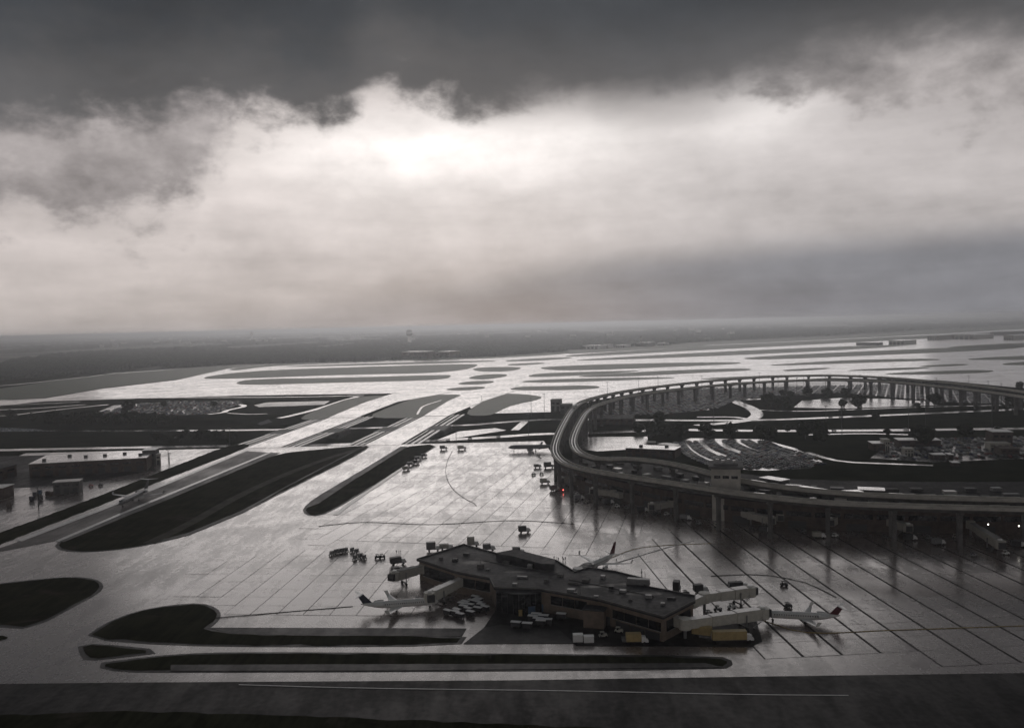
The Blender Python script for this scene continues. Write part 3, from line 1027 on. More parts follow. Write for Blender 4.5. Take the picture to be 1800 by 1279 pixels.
for px, py, s, lb in [
    (1349, 718, 21, 'largest dark round tree at the slip road bend'), (1366, 718, 14, 'low dark tree hugging the largest tree by the slip road'),
    (1384, 717, 15, 'dark spreading tree alone between the big tree and the pale lot'), (1377, 697, 11, 'small dark tree in front of the far car rows'),
    (1390, 699, 11, 'small dark tree right beside another before the far car rows'), (1421, 697, 15, 'bushy tree at the top left edge of the pale lot'),
    (1453, 699, 14, 'bushy tree above the middle of the pale lot'), (1485, 696, 13, 'bushy tree above the right half of the pale lot'),
    (1480, 716, 11, 'low tree on the lower edge of the pale lot'), (1508, 717, 18, 'broad dark tree at the right end of the pale lot'),
    (1642, 714, 18, 'round dark tree standing alone beside the viaduct road'), (1613, 718, 8, 'small shrub like tree left of the round dark tree'),
    (1786, 718, 20, 'dark tree at the right edge under the viaduct end'), (1793, 684, 12, 'tree rising above the viaduct at the right edge'),
    (1539, 736, 9, 'small tree on the verge of the upper highway'), (1160, 741, 12, 'dark tree between the grey roof and the highway'),
    (1124, 764, 12, 'tree at the upper right corner of the plaza'), (1148, 770, 17, 'bulky dark tree right of the plaza'),
    (1172, 769, 16, 'bulky dark tree second from the plaza'), (1200, 768, 15, 'dark tree above the left end of the car rows'),
    (1242, 766, 14, 'dark tree above the car rows left of centre'), (1285, 768, 15, 'dark tree above the car rows at centre'),
    (1340, 772, 15, 'dark tree at the right end above the car rows'), (1352, 776, 14, 'dark tree just right of the car rows'),
    (1415, 772, 18, 'big dark tree left of a pair by the lower highway'), (1440, 774, 19, 'big dark tree right of a pair by the lower highway'),
    (1628, 786, 20, 'tall dark tree between the two right hand lots'), (1560, 765, 7, 'small round shrub on the lower highway verge'),
    (1610, 764, 8, 'small round shrub left of the tall dark tree'), (1700, 770, 14, 'dark tree along the lower highway toward the right'),
    (1760, 775, 13, 'dark tree near the right edge beside the white building'), (1385, 760, 9, 'small tree on the highway shoulder before the pair'),
    (225, 724, 17, 'dark tree in the middle of the left car park'), (287, 716, 11, 'smaller tree right of the left car park'),
    (375, 716, 10, 'small tree by the curved lot road'), (20, 737, 14, 'tree beside the lot road at the left edge'),
    (56, 740, 12, 'tree beyond the lot road near the left edge'), (1020, 732, 11, 'shrubby tree at the foot of the viaduct bend')]:
    tree(px, py, s, lb, 'trees among the airport roads')
ORD = ['first', 'second', 'third', 'fourth', 'fifth', 'sixth', 'seventh', 'eighth', 'ninth', 'tenth', 'eleventh', 'twelfth', 'thirteenth', 'fourteenth', 'fifteenth', 'sixteenth',
       'seventeenth', 'eighteenth', 'nineteenth', 'twentieth'] + ['twenty-' + w for w in ('first', 'second', 'third', 'fourth', 'fifth', 'sixth')]
for i in range(26):
    x = 88 + i * 8.6 + random.uniform(-3, 3)
    tree(x, 744 + random.uniform(-3, 3.5), random.uniform(11, 17), ORD[i] + ' dark tree from the left in the belt below the left car park', 'tree belt below the left car park')
for i in range(14):
    x = 275 + i * 10 + random.uniform(-3, 3)
    tree(x, 775 + random.uniform(-3, 3), random.uniform(9, 13), ORD[i] + ' dark tree from the left in the row beside the left highway', 'tree row beside the left highway')
for k in range(3):
    if k not in tree_used:
        for ch in list(tree_protos[k].children):
            bpy.data.objects.remove(ch)
        bpy.data.objects.remove(tree_protos[k])

# far woods beyond the field: one mass of crowns
def blob_field(name, P, Rr, Hh, material):
    n = len(P)
    k = 6
    ang = np.arange(k) * 2 * np.pi / k
    off = rng.uniform(0, 6.28, (n, 1))
    vs = np.zeros((n, 2 * k + 1, 3))
    for ri, (rf, zf) in enumerate(((1.0, 0.05), (0.78, 0.62))):
        jit = rng.uniform(0.75, 1.2, (n, k))
        vs[:, ri * k:(ri + 1) * k, 0] = P[:, 0:1] + Rr[:, None] * rf * jit * np.cos(ang[None] + off)
        vs[:, ri * k:(ri + 1) * k, 1] = P[:, 1:2] + Rr[:, None] * rf * jit * np.sin(ang[None] + off)
        vs[:, ri * k:(ri + 1) * k, 2] = Hh[:, None] * zf * rng.uniform(0.85, 1.15, (n, k))
    vs[:, 2 * k, :2] = P
    vs[:, 2 * k, 2] = Hh
    fs = []
    for i in range(k):
        j = (i + 1) % k
        fs.append((i, j, k + j))
        fs.append((i, k + j, k + i))
        fs.append((k + i, k + j, 2 * k))
    fs = np.array(fs)
    allf = (fs[None] + (np.arange(n) * (2 * k + 1))[:, None, None]).reshape(-1, 3)
    me = bpy.data.meshes.new(name)
    me.vertices.add(n * (2 * k + 1))
    me.vertices.foreach_set('co', vs.reshape(-1))
    me.loops.add(allf.size)
    me.loops.foreach_set('vertex_index', allf.reshape(-1).astype(np.int32))
    me.polygons.add(len(allf))
    me.polygons.foreach_set('loop_start', np.arange(0, allf.size, 3, dtype=np.int32))
    me.polygons.foreach_set('loop_total', np.full(len(allf), 3, dtype=np.int32))
    me.materials.append(material)
    me.update(calc_edges=True)
    me.validate()
    o = bpy.data.objects.new(name, me)
    COL.objects.link(o)
    o['kind'] = 'stuff'
    return o


wood_px = [(-60, 676), (0, 669), (200, 653), (420, 640), (640, 634.5), (860, 627), (990, 618), (1010, 610), (1200, 602.5), (1400, 592), (1800, 570), (1830, 560),
           (1400, 572), (1000, 580), (600, 600), (330, 622), (160, 634), (0, 641), (-60, 644)]
wood_w = [(lambda p: (p.x, p.y))(W(x, y, 0)) for x, y in wood_px]
minx, maxx = min(p[0] for p in wood_w), max(p[0] for p in wood_w)
miny, maxy = min(p[1] for p in wood_w), max(p[1] for p in wood_w)
pts = []
while len(pts) < 30000:
    y = 1 / random.uniform(1 / min(maxy, 9000), 1 / miny)
    x = random.uniform(-0.68, 0.68) * y
    if inside(wood_w, x, y):
        if mnoise.noise(Vector((x * 0.004, y * 0.0012, 0))) > -0.36:
            pts.append((x, y))
P = np.array(pts)
o = blob_field('wood', P, rng.uniform(5, 11, len(P)) * (0.8 + P[:, 1] / 9000), rng.uniform(7, 14, len(P)), M_WOOD_FAR)
o['label'] = 'dark belt of woodland along the far side of the airfield'
pts = []
while len(pts) < 9000:
    y = 1 / random.uniform(1 / 22000, 1 / 3300)
    x = random.uniform(-0.68, 0.68) * y
    if not inside(far_w, x, y) and y > 3300 + max(0, x) * 0.95 and mnoise.noise(Vector((x * 0.0012, y * 0.0004, 5))) > -0.08:
        pts.append((x, y))
P = np.array(pts)
o = blob_field('wood', P, rng.uniform(10, 30, len(P)) * (0.6 + P[:, 1] / 8000), rng.uniform(9, 16, len(P)), M_WOOD_FAR)
o['label'] = 'hazy woods stretching to the horizon'

# ================================================================== ELEVATED PEOPLE MOVER
def path_frames(path):
    n = len(path)
    out = []
    for i, p in enumerate(path):
        d = path[min(i + 1, n - 1)] - path[max(i - 1, 0)]
        d.z = 0
        d.normalize()
        out.append((p, d, Vector((d.y, -d.x, 0))))
    return out


def sweep(mb, fr, prof, mi=0):
    rings = [[p + r * x + Vector((0, 0, z)) for x, z in prof] for p, d, r in fr]
    mb.loft(rings, mi, True, False)


def guideway(name, px, label, pier_step, zt=20.5, pier_skip=None):
    path = catmull([W(x, y, zt) for x, y in px], 9.0)
    fr = path_frames(path)
    root = thing(name, label, 'elevated railway')
    mb = MB()
    sweep(mb, fr, [(-2.9, -0.5), (-1.6, -1.9), (1.6, -1.9), (2.9, -0.5), (2.9, 0.0), (-2.9, 0.0)])
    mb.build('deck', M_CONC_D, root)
    for s in (-1, 1):
        mb = MB()
        a, b_ = sorted((s * 2.55, s * 3.05))
        sweep(mb, fr, [(a, -0.1), (b_, -0.6), (b_, 1.15), (a, 1.15)])
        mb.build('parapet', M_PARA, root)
        mb = MB()
        a, b_ = sorted((s * 0.75, s * 1.35))
        sweep(mb, fr, [(a, 0.003), (b_, 0.003), (b_, 0.25), (a, 0.25)])
        mb.build('running_beam', M_BEAM, root)
    acc = 0
    prev = path[0]
    for p, d, r in fr:
        acc += (p - prev).length
        prev = p
        if acc >= pier_step and not (pier_skip and pier_skip(p)):
            acc = 0
            g = terr(p.x, p.y)
            mb = MB()
            pw = 1.7 if p.y < 760 else 2.9
            rz = math.atan2(d.y, d.x)
            top = zt - 1.95
            mb.box((0, 0, (top - 2.6 + g - .5) / 2), (pw, pw + .4, top - 2.6 - g + .5))
            mb.box((0, 0, top - 2.0), (pw + .2, pw + .6, 1.2))
            rings = []
            for z, wx, wy in ((top - 1.4, pw * .56, pw * .68), (top - 0.5, pw * .62, 2.6), (top, pw * .62, 2.6)):
                rings.append([Vector((x * wx, y * wy, z)) for x, y in ((-1, -1), (1, -1), (1, 1), (-1, 1))])
            mb.loft(rings, 0, True, False)
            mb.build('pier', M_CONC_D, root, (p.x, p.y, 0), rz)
    return path


outer = guideway('elevated_guideway', [(2080, 904), (1940, 900), (1800, 896), (1650, 892), (1500, 887), (1400, 880), (1290, 867), (1200, 853), (1100, 838),
                                       (1040, 828), (1000, 817), (981, 804), (975, 788), (981, 766), (993, 741), (1008, 718), (1030, 704), (1080, 691), (1150, 680),
                                       (1250, 669), (1350, 662), (1450, 659.5), (1550, 663), (1650, 671), (1750, 682), (1850, 697), (2000, 722)],
                 'long grey outer guideway on concrete piers looping round the terminal', 24.0)
inner = guideway('elevated_guideway', [(2080, 890), (1800, 880), (1650, 876), (1500, 869), (1400, 860), (1310, 847), (1262, 836), (1200, 820), (1150, 811), (1100, 807), (1062, 808),
                                       (1036, 803), (1016, 794), (1008, 780), (1010, 764), (1020, 742), (1034, 722), (1060, 709), (1110, 696), (1180, 686),
                                       (1260, 677), (1360, 670), (1460, 667.5), (1560, 671), (1660, 680), (1760, 692), (1850, 706), (2000, 730)],
                 'inner guideway curving past the station box, with pale parapets', 27.0)


def train(i0, label):
    p, d, r = path_frames(outer)[i0]
    root = thing('people_mover_train', label, 'train', p + Vector((0, 0, 0.27)), math.atan2(d.y, d.x))
    for k in range(2):
        mb = MB()
        cx = k * 12.4
        mb.loft([[Vector((cx + x, y * w, z)) for y, z in ((-1.35, 0.3), (1.35, 0.3), (1.4, 2.4), (1.1, 3.2), (-1.1, 3.2), (-1.4, 2.4))]
                 for x, w in ((-6, .92), (-5.6, 1), (5.6, 1), (6, .92))], 0, True, False)
        c = mb.build('carriage', M_WHITE, root)
        for s in (-1, 1):
            w = MB()
            w.box((cx, s * 1.39, 1.9), (10.4, .06, .9))
            w.build('window', M_GLASS, c)
        u = MB()
        u.box((cx, 0, 0.15), (10.6, 2.2, 0.28))
        u.build('underframe', M_NAVY, c)


bi = min(range(len(outer)), key=lambda i: (outer[i] - W(1009, 717, 20.5)).length)
train(bi, 'white and blue two car train running on the guideway bend')

# station box straddling the inner track
sp_ = W(1276, 845, 20.5)
root = thing('rail_station', 'tall concrete station box with flat cap on the elevated guideway', 'station', (sp_.x, sp_.y, 0), math.radians(-14))
MB().box((0, 0, 9), (15, 17, 18)).build('base', M_PARA, root)
MB().box((0, 0, 23.4), (15.6, 18, 10.8)).build('hall', M_PARA, root)
MB().box((0, 0, 29.5), (18.5, 21, 1.4)).build('roof', M_CONC_D, root)
MB().box((0, 0, 30.75), (13, 15, 1.1)).build('roof_crown', M_CONC_D, root)
for i in range(3):
    MB().box((-4.6 + i * 4.6, -9.03, 24.2), (3.4, .12, 1.6)).build('window', M_GLASS, root)
for i in range(4):
    MB().box((-4.5 + i * 3, 2 - (i % 2) * 4, 31.9), (1.6, 1.6, 1.2)).build('rooftop_unit', M_BEAM, root)

# ================================================================== MAIN TERMINAL (arc behind the guideway)
t_path = catmull([W(x, y, 0) for x, y in [(985, 842), (1040, 867), (1120, 888), (1230, 909), (1350, 924), (1500, 933), (1650, 937), (1800, 939), (2050, 939)]], 14)
fr = path_frames(t_path)
root = thing('terminal_building', 'long dark curved terminal building behind the guideway piers', 'terminal')
n = len(fr)
back = [p - r * (-52 if False else 0) for p, d, r in fr]


def off(f, k):
    p, d, r = f
    return p - r * k      # r points to the apron side


depth = [44 + 22 * min(i / 8, 1) for i in range(n)]
mb = MB()
poly = [off(f, 0) for f in fr] + [off(fr[i], depth[i]) for i in reversed(range(n))]
mb.prism([(p.x, p.y) for p in poly], -0.2, 12.8)
mb.build('wall', M_WALL_D, root)
mb = MB()
poly = [off(f, -2.2) for f in fr] + [off(fr[i], depth[i] + 1) for i in reversed(range(n))]
mb.prism([(p.x, p.y) for p in poly], 12.805, 13.8)
roof = mb.build('roof', M_TROOF, root)
for i in range(n - 1):
    a, b_ = off(fr[i], -0.12), off(fr[i + 1], -0.12)
    d = (b_ - a) * 0.06
    mb = MB()
    mb.beam(a + d + Vector((0, 0, 7.6)), b_ - d + Vector((0, 0, 7.6)), 0.2, 2.6)
    mb.build('window', M_GLASS, root)
    if i % 2:
        mb = MB()
        mb.beam(a + d * 2 + Vector((0, 0, 2.0)), b_ - d * 4 + Vector((0, 0, 2.0)), 0.24, 3.6)
        mb.build('service_door', M_DMETAL, root)
for i in range(2, n - 2):
    for kk in range(3):
        q = off(fr[i], 6 + kk * 15 + random.uniform(-4, 6))
        mb = MB()
        mb.box((q.x, q.y, 14.6), (random.uniform(2.5, 9), random.uniform(2, 5), random.uniform(1.2, 2.4)), math.atan2(fr[i][1].y, fr[i][1].x))
        mb.build('rooftop_unit', random.choice([M_CONC_D, M_DMETAL, M_METAL, M_BEAM]), roof)

# pale roof lights / penthouses standing on or behind the terminal
for (xa, ya, xb, yb, zz, dp, lb) in [
    (1395, 857, 1450, 866, 17, 9, 'low block with pale wet roof above the terminal, left one'),
    (1476, 862, 1492, 868, 18, 10, 'small square block with bright roof right of the pale strip'),
    (1509, 860, 1555, 862, 17, 8, 'low block with pale wet roof, middle of the terminal'),
    (1565, 871, 1590, 872, 16.5, 7, 'small white roofed block where the red train wall begins'),
    (1306, 846, 1330, 850, 17, 8, 'small white roofed block just right of the station box'),
    (1335, 839, 1372, 845, 16.5, 8, 'slanted pale roofed block behind the station box')]:
    a, b_ = W(xa, ya, zz), W(xb, yb, zz)
    d = b_ - a
    rz = math.atan2(d.y, d.x)
    c = (a + b_) / 2 + Vector((-math.sin(rz), math.cos(rz), 0)) * dp / 2
    root = thing('roof_block', lb, 'building', (c.x, c.y, 0), rz)
    MB().box((0, 0, zz / 2 - .4), (d.length, dp, zz - .8)).build('wall', M_WALL_G, root)
    MB().box((0, 0, zz - 0.15), (d.length + .6, dp + .6, 0.5)).build('roof', M_ROOF_W, root)
    for i in range(3):
        MB().box(((i - 1) * d.length / 3.4, -dp / 2 - .04, zz - 2.4), (d.length / 5, .1, 1.6)).build('window', M_GLASS, root)

# low reddish cars of a service train or trailers along the terminal roof edge
for i in range(6):
    a = W(1592 + i * 37, 873 + i * 1.3, 15.0)
    root = thing('freight_container', ['rust red', 'dull ochre', 'brown', 'rust red', 'grey', 'dull brown'][i] + ' long container in the line above the right guideway, number %s from the left' % ['one', 'two', 'three', 'four', 'five', 'six'][i],
                 'container', (a.x, a.y, 13.8), math.radians(-2), 'containers lined up above the right guideway')
    MB().box((0, 0, 1.3), (9.4, 2.6, 2.6)).build('body', mat('container_%d' % (i % 3), [(0.14, 0.05, 0.04), (0.16, 0.11, 0.06), (0.10, 0.07, 0.06)][i % 3], 0.5), root)
    MB().box((0, 0, 2.68), (9.5, 2.7, 0.14)).build('roof', M_CREAM_D, root)


# ================================================================== JET BRIDGES
def jet_bridge(pts, label, grp=None, w=3.0, h=3.0, cab_dir=None, material=None):
    """pts: world points of the tunnel axis (terminal end first); rotunda at every inner knee, cab at the far end"""
    material = material or M_CREAM
    p0 = Vector(pts[0])
    root = thing('jet_bridge', label, 'jet bridge', (p0.x, p0.y, 0), 0, grp)
    L = [Vector(p) - Vector((p0.x, p0.y, 0)) for p in pts]
    for i in range(len(L) - 1):
        a, b_ = L[i], L[i + 1]
        last = i == len(L) - 2
        nseg = 3 if last else 1
        for k in range(nseg):
            s0 = a.lerp(b_, k / nseg)
            s1 = a.lerp(b_, (k + 1) / nseg)
            g = 1 + 0.12 * k
            tn = MB().beam(s0, s1 - (s1 - s0).normalized() * 0.05, w * g, h * g).build('tunnel', material, root)
            rf = MB().beam(s0 + Vector((0, 0, h * g / 2 + .11)), s1 + Vector((0, 0, h * g / 2 + .11)), w * g * .94, .2).build('roof', M_BEAM if material is M_CREAM else M_CONC, tn)
        if i > 0:
            MB().cyl(a + Vector((0, 0, -h / 2 - .2)), a + Vector((0, 0, h / 2 + .5)), w * .72, 14).build('rotunda', material, root)
            MB().cyl(Vector((a.x, a.y, 0)), a + Vector((0, 0, -h / 2 - .25)), .55, 10).build('column', M_METAL, root)
    a, b_ = L[-2], L[-1]
    d = (b_ - a).normalized()
    e = b_ + d * 1.6
    cabm = MB()
    cabm.cyl(e + Vector((0, 0, -h * .6)), e + Vector((0, 0, h * .62)), w * .78, 12)
    cab = cabm.build('cab', material, root)
    q = Vector(cab_dir) if cab_dir else Vector((d.y, -d.x, 0))
    MB().beam(e + q * w * .5, e + q * (w * .5 + 1.5), w * .95, h * .95).build('canopy', M_DMETAL, root)
    MB().box((e.x, e.y, e.z + h * .62 + .35), (1.6, 1.6, .6)).build('air_unit', M_WHITE, root)
    g = a.lerp(b_, .78)
    r = Vector((-d.y, d.x, 0)).normalized()
    for s in (-1, 1):
        pc = g + r * (s * (w * .5 + .7))
        MB().beam(Vector((pc.x, pc.y, .9)), pc + Vector((0, 0, .8)), .4, .4).build('column', M_METAL, root)
        MB().cyl(Vector((pc.x, pc.y, .55)) - r * .25, Vector((pc.x, pc.y, .55)) + r * .25, .55, 10).build('wheel', M_RUBBER, root)
    pa, pb = g + r * (w * .5 + .7), g - r * (w * .5 + .7)
    MB().beam(Vector((pa.x, pa.y, 1.0)), Vector((pb.x, pb.y, 1.0)), .45, .45).build('axle', M_DMETAL, root)
    # service stairs beside the cab
    st = MB()
    s0 = b_ - r * (w * .5 + .5) + Vector((0, 0, -h * .5))
    s1 = Vector((s0.x, s0.y, 0)) - d * 4.0
    for k in range(9):
        u = k / 8
        st.box(s0.lerp(s1, u), (1.0, .5, .12), math.atan2(d.y, d.x) + math.pi / 2)
    st.beam(s0 + Vector((0, 0, 1)), s1 + Vector((0, 0, 1)), .08, .08)
    st.build('stair', M_METAL, root)
    return root


G_JB = 'jet bridges'
Z5 = 5.2
jet_bridge([W(826, 1018, Z5), W(816, 1019, Z5), W(760, 1046, 4.6)], 'cream jet bridge sloping down to the nose of the left airliner', cab_dir=(0.3, -1, 0))
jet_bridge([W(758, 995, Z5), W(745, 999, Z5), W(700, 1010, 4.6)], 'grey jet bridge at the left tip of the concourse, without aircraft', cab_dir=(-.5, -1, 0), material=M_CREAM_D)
jet_bridge([W(1172, 1086, Z5), W(1204, 1096, Z5), W(1334, 1078, 4.4)], 'long cream jet bridge from the right corner to the right airliner', cab_dir=(.9, .3, 0))
jet_bridge([W(1214, 1061, Z5), W(1238, 1050, Z5), W(1312, 1040, 4.6)], 'upper cream jet bridge at the right end of the concourse, empty', cab_dir=(.9, .5, 0))
jet_bridge([W(1008, 1009, 6), W(1016, 1006, 6), W(1034, 998, 4.6)], 'short dark jet bridge at the nose of the middle airliner', cab_dir=(-.2, 1, 0), material=M_METAL)
for px, lb in [([(1305, 897), (1320, 901), (1352, 908)], 'pale jet bridge under the guideway just right of the station box'),
               ([(1415, 903), (1400, 900), (1376, 903)], 'grey jet bridge under the guideway, second from the station box'),
               ([(1500, 898), (1488, 900), (1462, 911)], 'pale jet bridge with bright cab, third from the station box'),
               ([(1536, 903), (1548, 908), (1592, 921)], 'long pale jet bridge in the middle of the terminal front'),
               ([(1698, 912), (1706, 917), (1756, 950)], 'long weathered jet bridge descending near the right edge'),
               ([(1030, 838), (1016, 836), (992, 838)], 'small grey jet bridge at the left end of the terminal'),
               ([(1092, 866), (1078, 862), (1046, 858)], 'grey jet bridge with open truss below the guideway bend'),
               ([(1190, 880), (1180, 880), (1150, 884)], 'dim jet bridge between the guideway bend and the station box')]:
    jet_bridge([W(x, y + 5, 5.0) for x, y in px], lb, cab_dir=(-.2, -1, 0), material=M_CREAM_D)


# ================================================================== CONCOURSE IN FRONT
CON_Z = 9.0
con_px = [(737, 983), (815, 958), (872, 974), (905, 968), (976, 986), (1010, 1007), (1035, 999), (1082, 1006), (1126, 1017), (1130, 1031), (1218, 1048), (1218, 1056),
          (1165, 1083), (1055, 1053), (951, 1035), (872, 1032), (864, 1016), (806, 1005)]
con_w = [W(x, y, CON_Z) for x, y in con_px]
root = thing('concourse_building', 'flat dark roofed concourse with tan walls and strip windows, foreground', 'terminal')
wall = MB().prism([(p.x, p.y) for p in con_w], -0.2, CON_Z - .6).build('wall', M_WALL, root)
cen = sum(con_w, Vector()) / len(con_w)
n_c = len(con_w)


con_roof = MB().prism([(p.x, p.y) for p in grow(con_w, .9)], CON_Z - .595, CON_Z).build('roof', M_ROOF, root)
# low parapet round the roof, one run per side
gp = grow(con_w, .9)
gi = grow(con_w, .45)
for i in range(n_c):
    a, b_, c, d = gp[i], gp[(i + 1) % n_c], gi[(i + 1) % n_c], gi[i]
    MB().prism([(p.x, p.y) for p in (a, b_, c, d)], CON_Z + .003, CON_Z + .55).build('parapet', M_DMETAL if i in (0, 1, 2, 3, 4, 5, 6, 7, 8, 9) else M_CONC_D, con_roof)
# raised roof block at the rear
rb = [W(x, y, 11.6) for x, y in [(872, 972), (905, 964.5), (976, 983), (974, 991), (952, 990), (906, 978)]]
MB().prism([(p.x, p.y) for p in rb], CON_Z + .004, 11.6).build('roof_block', M_ROOF, root)


def wall_strip(i, u0, u1, z0, z1, k, name='window', material=M_GLASS, par=None):
    a, b_ = con_w[i], con_w[(i + 1) % n_c]
    d = (b_ - a)
    A = sum(con_w[q].x * con_w[(q + 1) % n_c].y - con_w[(q + 1) % n_c].x * con_w[q].y for q in range(n_c))
    nn = Vector((d.y, -d.x, 0)).normalized() * (1 if A > 0 else -1)
    for q in range(k):
        f0 = u0 + (u1 - u0) * q / k
        f1 = u0 + (u1 - u0) * (q + .94) / k
        pa, pb = a + d * f0 + nn * .12, a + d * f1 + nn * .12
        zc = (z0 + z1) / 2
        w_ = MB().beam((pa.x, pa.y, zc), (pb.x, pb.y, zc), .22, z1 - z0).build(name, material, root)
        MB().beam((pa.x, pa.y, z0 - .2), (pb.x, pb.y, z0 - .2), .4, .25).build('sill', M_CONC, w_)


wall_strip(12, .03, .80, 3.6, 6.6, 4)          # right front: G->F
wall_strip(13, .22, .84, 4.0, 7.2, 3)          # middle front
wall_strip(12, .84, .97, 0.2, 3.4, 1, 'door', M_DMETAL)
wall_strip(13, .05, .17, 0.2, 3.6, 1, 'door', M_DMETAL)
wall_strip(17, .10, .92, 2.6, 7.0, 4)          # left tip, dark glazing
wall_strip(16, .05, .95, 3.4, 7.0, 2)
wall_strip(11, .1, .9, 3.2, 6.8, 3)            # right end
wall_strip(12, .05, .75, 0.2, 2.8, 3, 'service_door', M_DMETAL)
# dark glazed bay with a bowed front
ba, bb = con_w[15].copy(), con_w[14].copy()
bay = []
for k in range(9):
    u = k / 8
    q = ba.lerp(bb, u) + Vector((0, -3.6 * math.sin(math.pi * u) - .35, 0))
    bay.append(q)
bay_o = MB().prism([(q.x, q.y) for q in bay] + [(bb.x, bb.y + 2), (ba.x, ba.y + 2)], 0, 7.9).build('glazed_bay', M_GLASS, root)
for k in range(9):
    MB().beam((bay[k].x, bay[k].y - .06, 0), (bay[k].x, bay[k].y - .06, 7.9), .22, .22).build('mullion', M_DMETAL, bay_o)
MB().prism([(q.x, q.y - .8) for q in bay] + [(bb.x, bb.y + 1), (ba.x, ba.y + 1)], 7.92, 8.38).build('bay_roof', M_DMETAL, root)
# projecting tan stair block on the front
q = W(1045, 1068, 6.5)
MB().box((q.x, q.y - 1.0, 3.3), (7.5, 5, 6.6), math.radians(-18)).build('stair_block', M_WALL, root)
MB().box((q.x, q.y - 1.0, 6.75), (8.2, 5.6, .3), math.radians(-18)).build('stair_roof', M_ROOF, root)
# roof furniture
for (x, y, sx_, sy_, sz_) in [(1004, 1040, 3.2, 2, 1.2), (1012, 1045, 1.6, 1.6, 1.0), (1048, 1049, 1.8, 1.2, .6), (845, 997, 2.6, 2.2, 1.4), (932, 998, 2.2, 2.2, 1.6), (1122, 1026, 9, 2.5, 2.2),
                              (1060, 1015, 2, 2, 1), (905, 1028, 2, 1.5, .8), (1030, 1022, 3, 2.2, 1.1), (985, 1012, 2.4, 1.8, .9), (1095, 1040, 2.6, 2.0, .9), (890, 990, 3, 2, 1), (800, 985, 2.2, 1.8, 1), (775, 982, 1.4, 1.4, .8), (820, 975, 2.8, 1.6, .9), (858, 1002, 1.6, 1.6, .7), (918, 1015, 4.5, 1.2, .7), (960, 1022, 1.5, 1.5, 1.1),
                              (1010, 1026, 5.5, .9, .6), (1075, 1034, 1.8, 1.5, 1), (1140, 1050, 2.4, 1.8, 1.1), (1165, 1062, 1.5, 1.5, .7), (1180, 1052, 3.2, 1.0, .6), (1108, 1055, 1.4, 1.2, .6)]:
    p = W(x, y, CON_Z)
    ru = MB().box((p.x, p.y, CON_Z + sz_ / 2 + .01), (sx_, sy_, sz_), math.radians(-17), 0, (.92, .92)).build('rooftop_unit', random.choice([M_METAL, M_DMETAL, M_CONC_D]), con_roof)
for (x, y, h) in [(932, 996, 5), (1020, 1044, 4), (845, 995, 3), (1128, 1016, 4), (1134, 1018, 3.2)]:
    p = W(x, y, CON_Z)
    MB().cyl((p.x, p.y, CON_Z), (p.x, p.y, CON_Z + h), .09, 6).build('mast', M_DMETAL, con_roof)
for (x, y, w_, d_) in [(835, 988, 14, 5), (955, 1005, 18, 4), (1040, 1030, 12, 4), (1130, 1043, 16, 5), (905, 1005, 9, 3), (1090, 1026, 10, 3)]:
    p = W(x, y, CON_Z)
    pl_ = chaikin([p + Vector((math.cos(q) * w_ * random.uniform(.35, .6), math.sin(q) * d_ * random.uniform(.35, .6), 0)) for q in [i * .785 for i in range(8)]], 1)
    MB().prism([(q.x, q.y) for q in pl_], CON_Z - .02, CON_Z + .006).build('roof_patch', M_SHOULDER, con_roof)
# raised roof seams
for (xa, ya, xb, yb) in [(850, 985, 990, 1010), (1000, 1018, 1150, 1048)]:
    a, b_ = W(xa, ya, CON_Z), W(xb, yb, CON_Z)
    MB().beam(a + Vector((0, 0, .12)), b_ + Vector((0, 0, .12)), .35, .2).build('roof_seam', M_CONC_D, con_roof)


# ================================================================== AIRCRAFT
def wing_mesh(mb, root_le, root_c, tip_le, tip_c, t_root, t_tip, mi=0):
    """tapered swept slab: chords along x, le = leading edge points"""
    def sec(le, c, t):
        le = Vector(le)
        return [le, le + Vector((-c * .3, 0, t * .55)), le + Vector((-c, 0, 0)), le + Vector((-c * .35, 0, -t * .45))]
    mb.loft([sec(root_le, root_c, t_root), sec(tip_le, tip_c, t_tip)], mi, True, False)


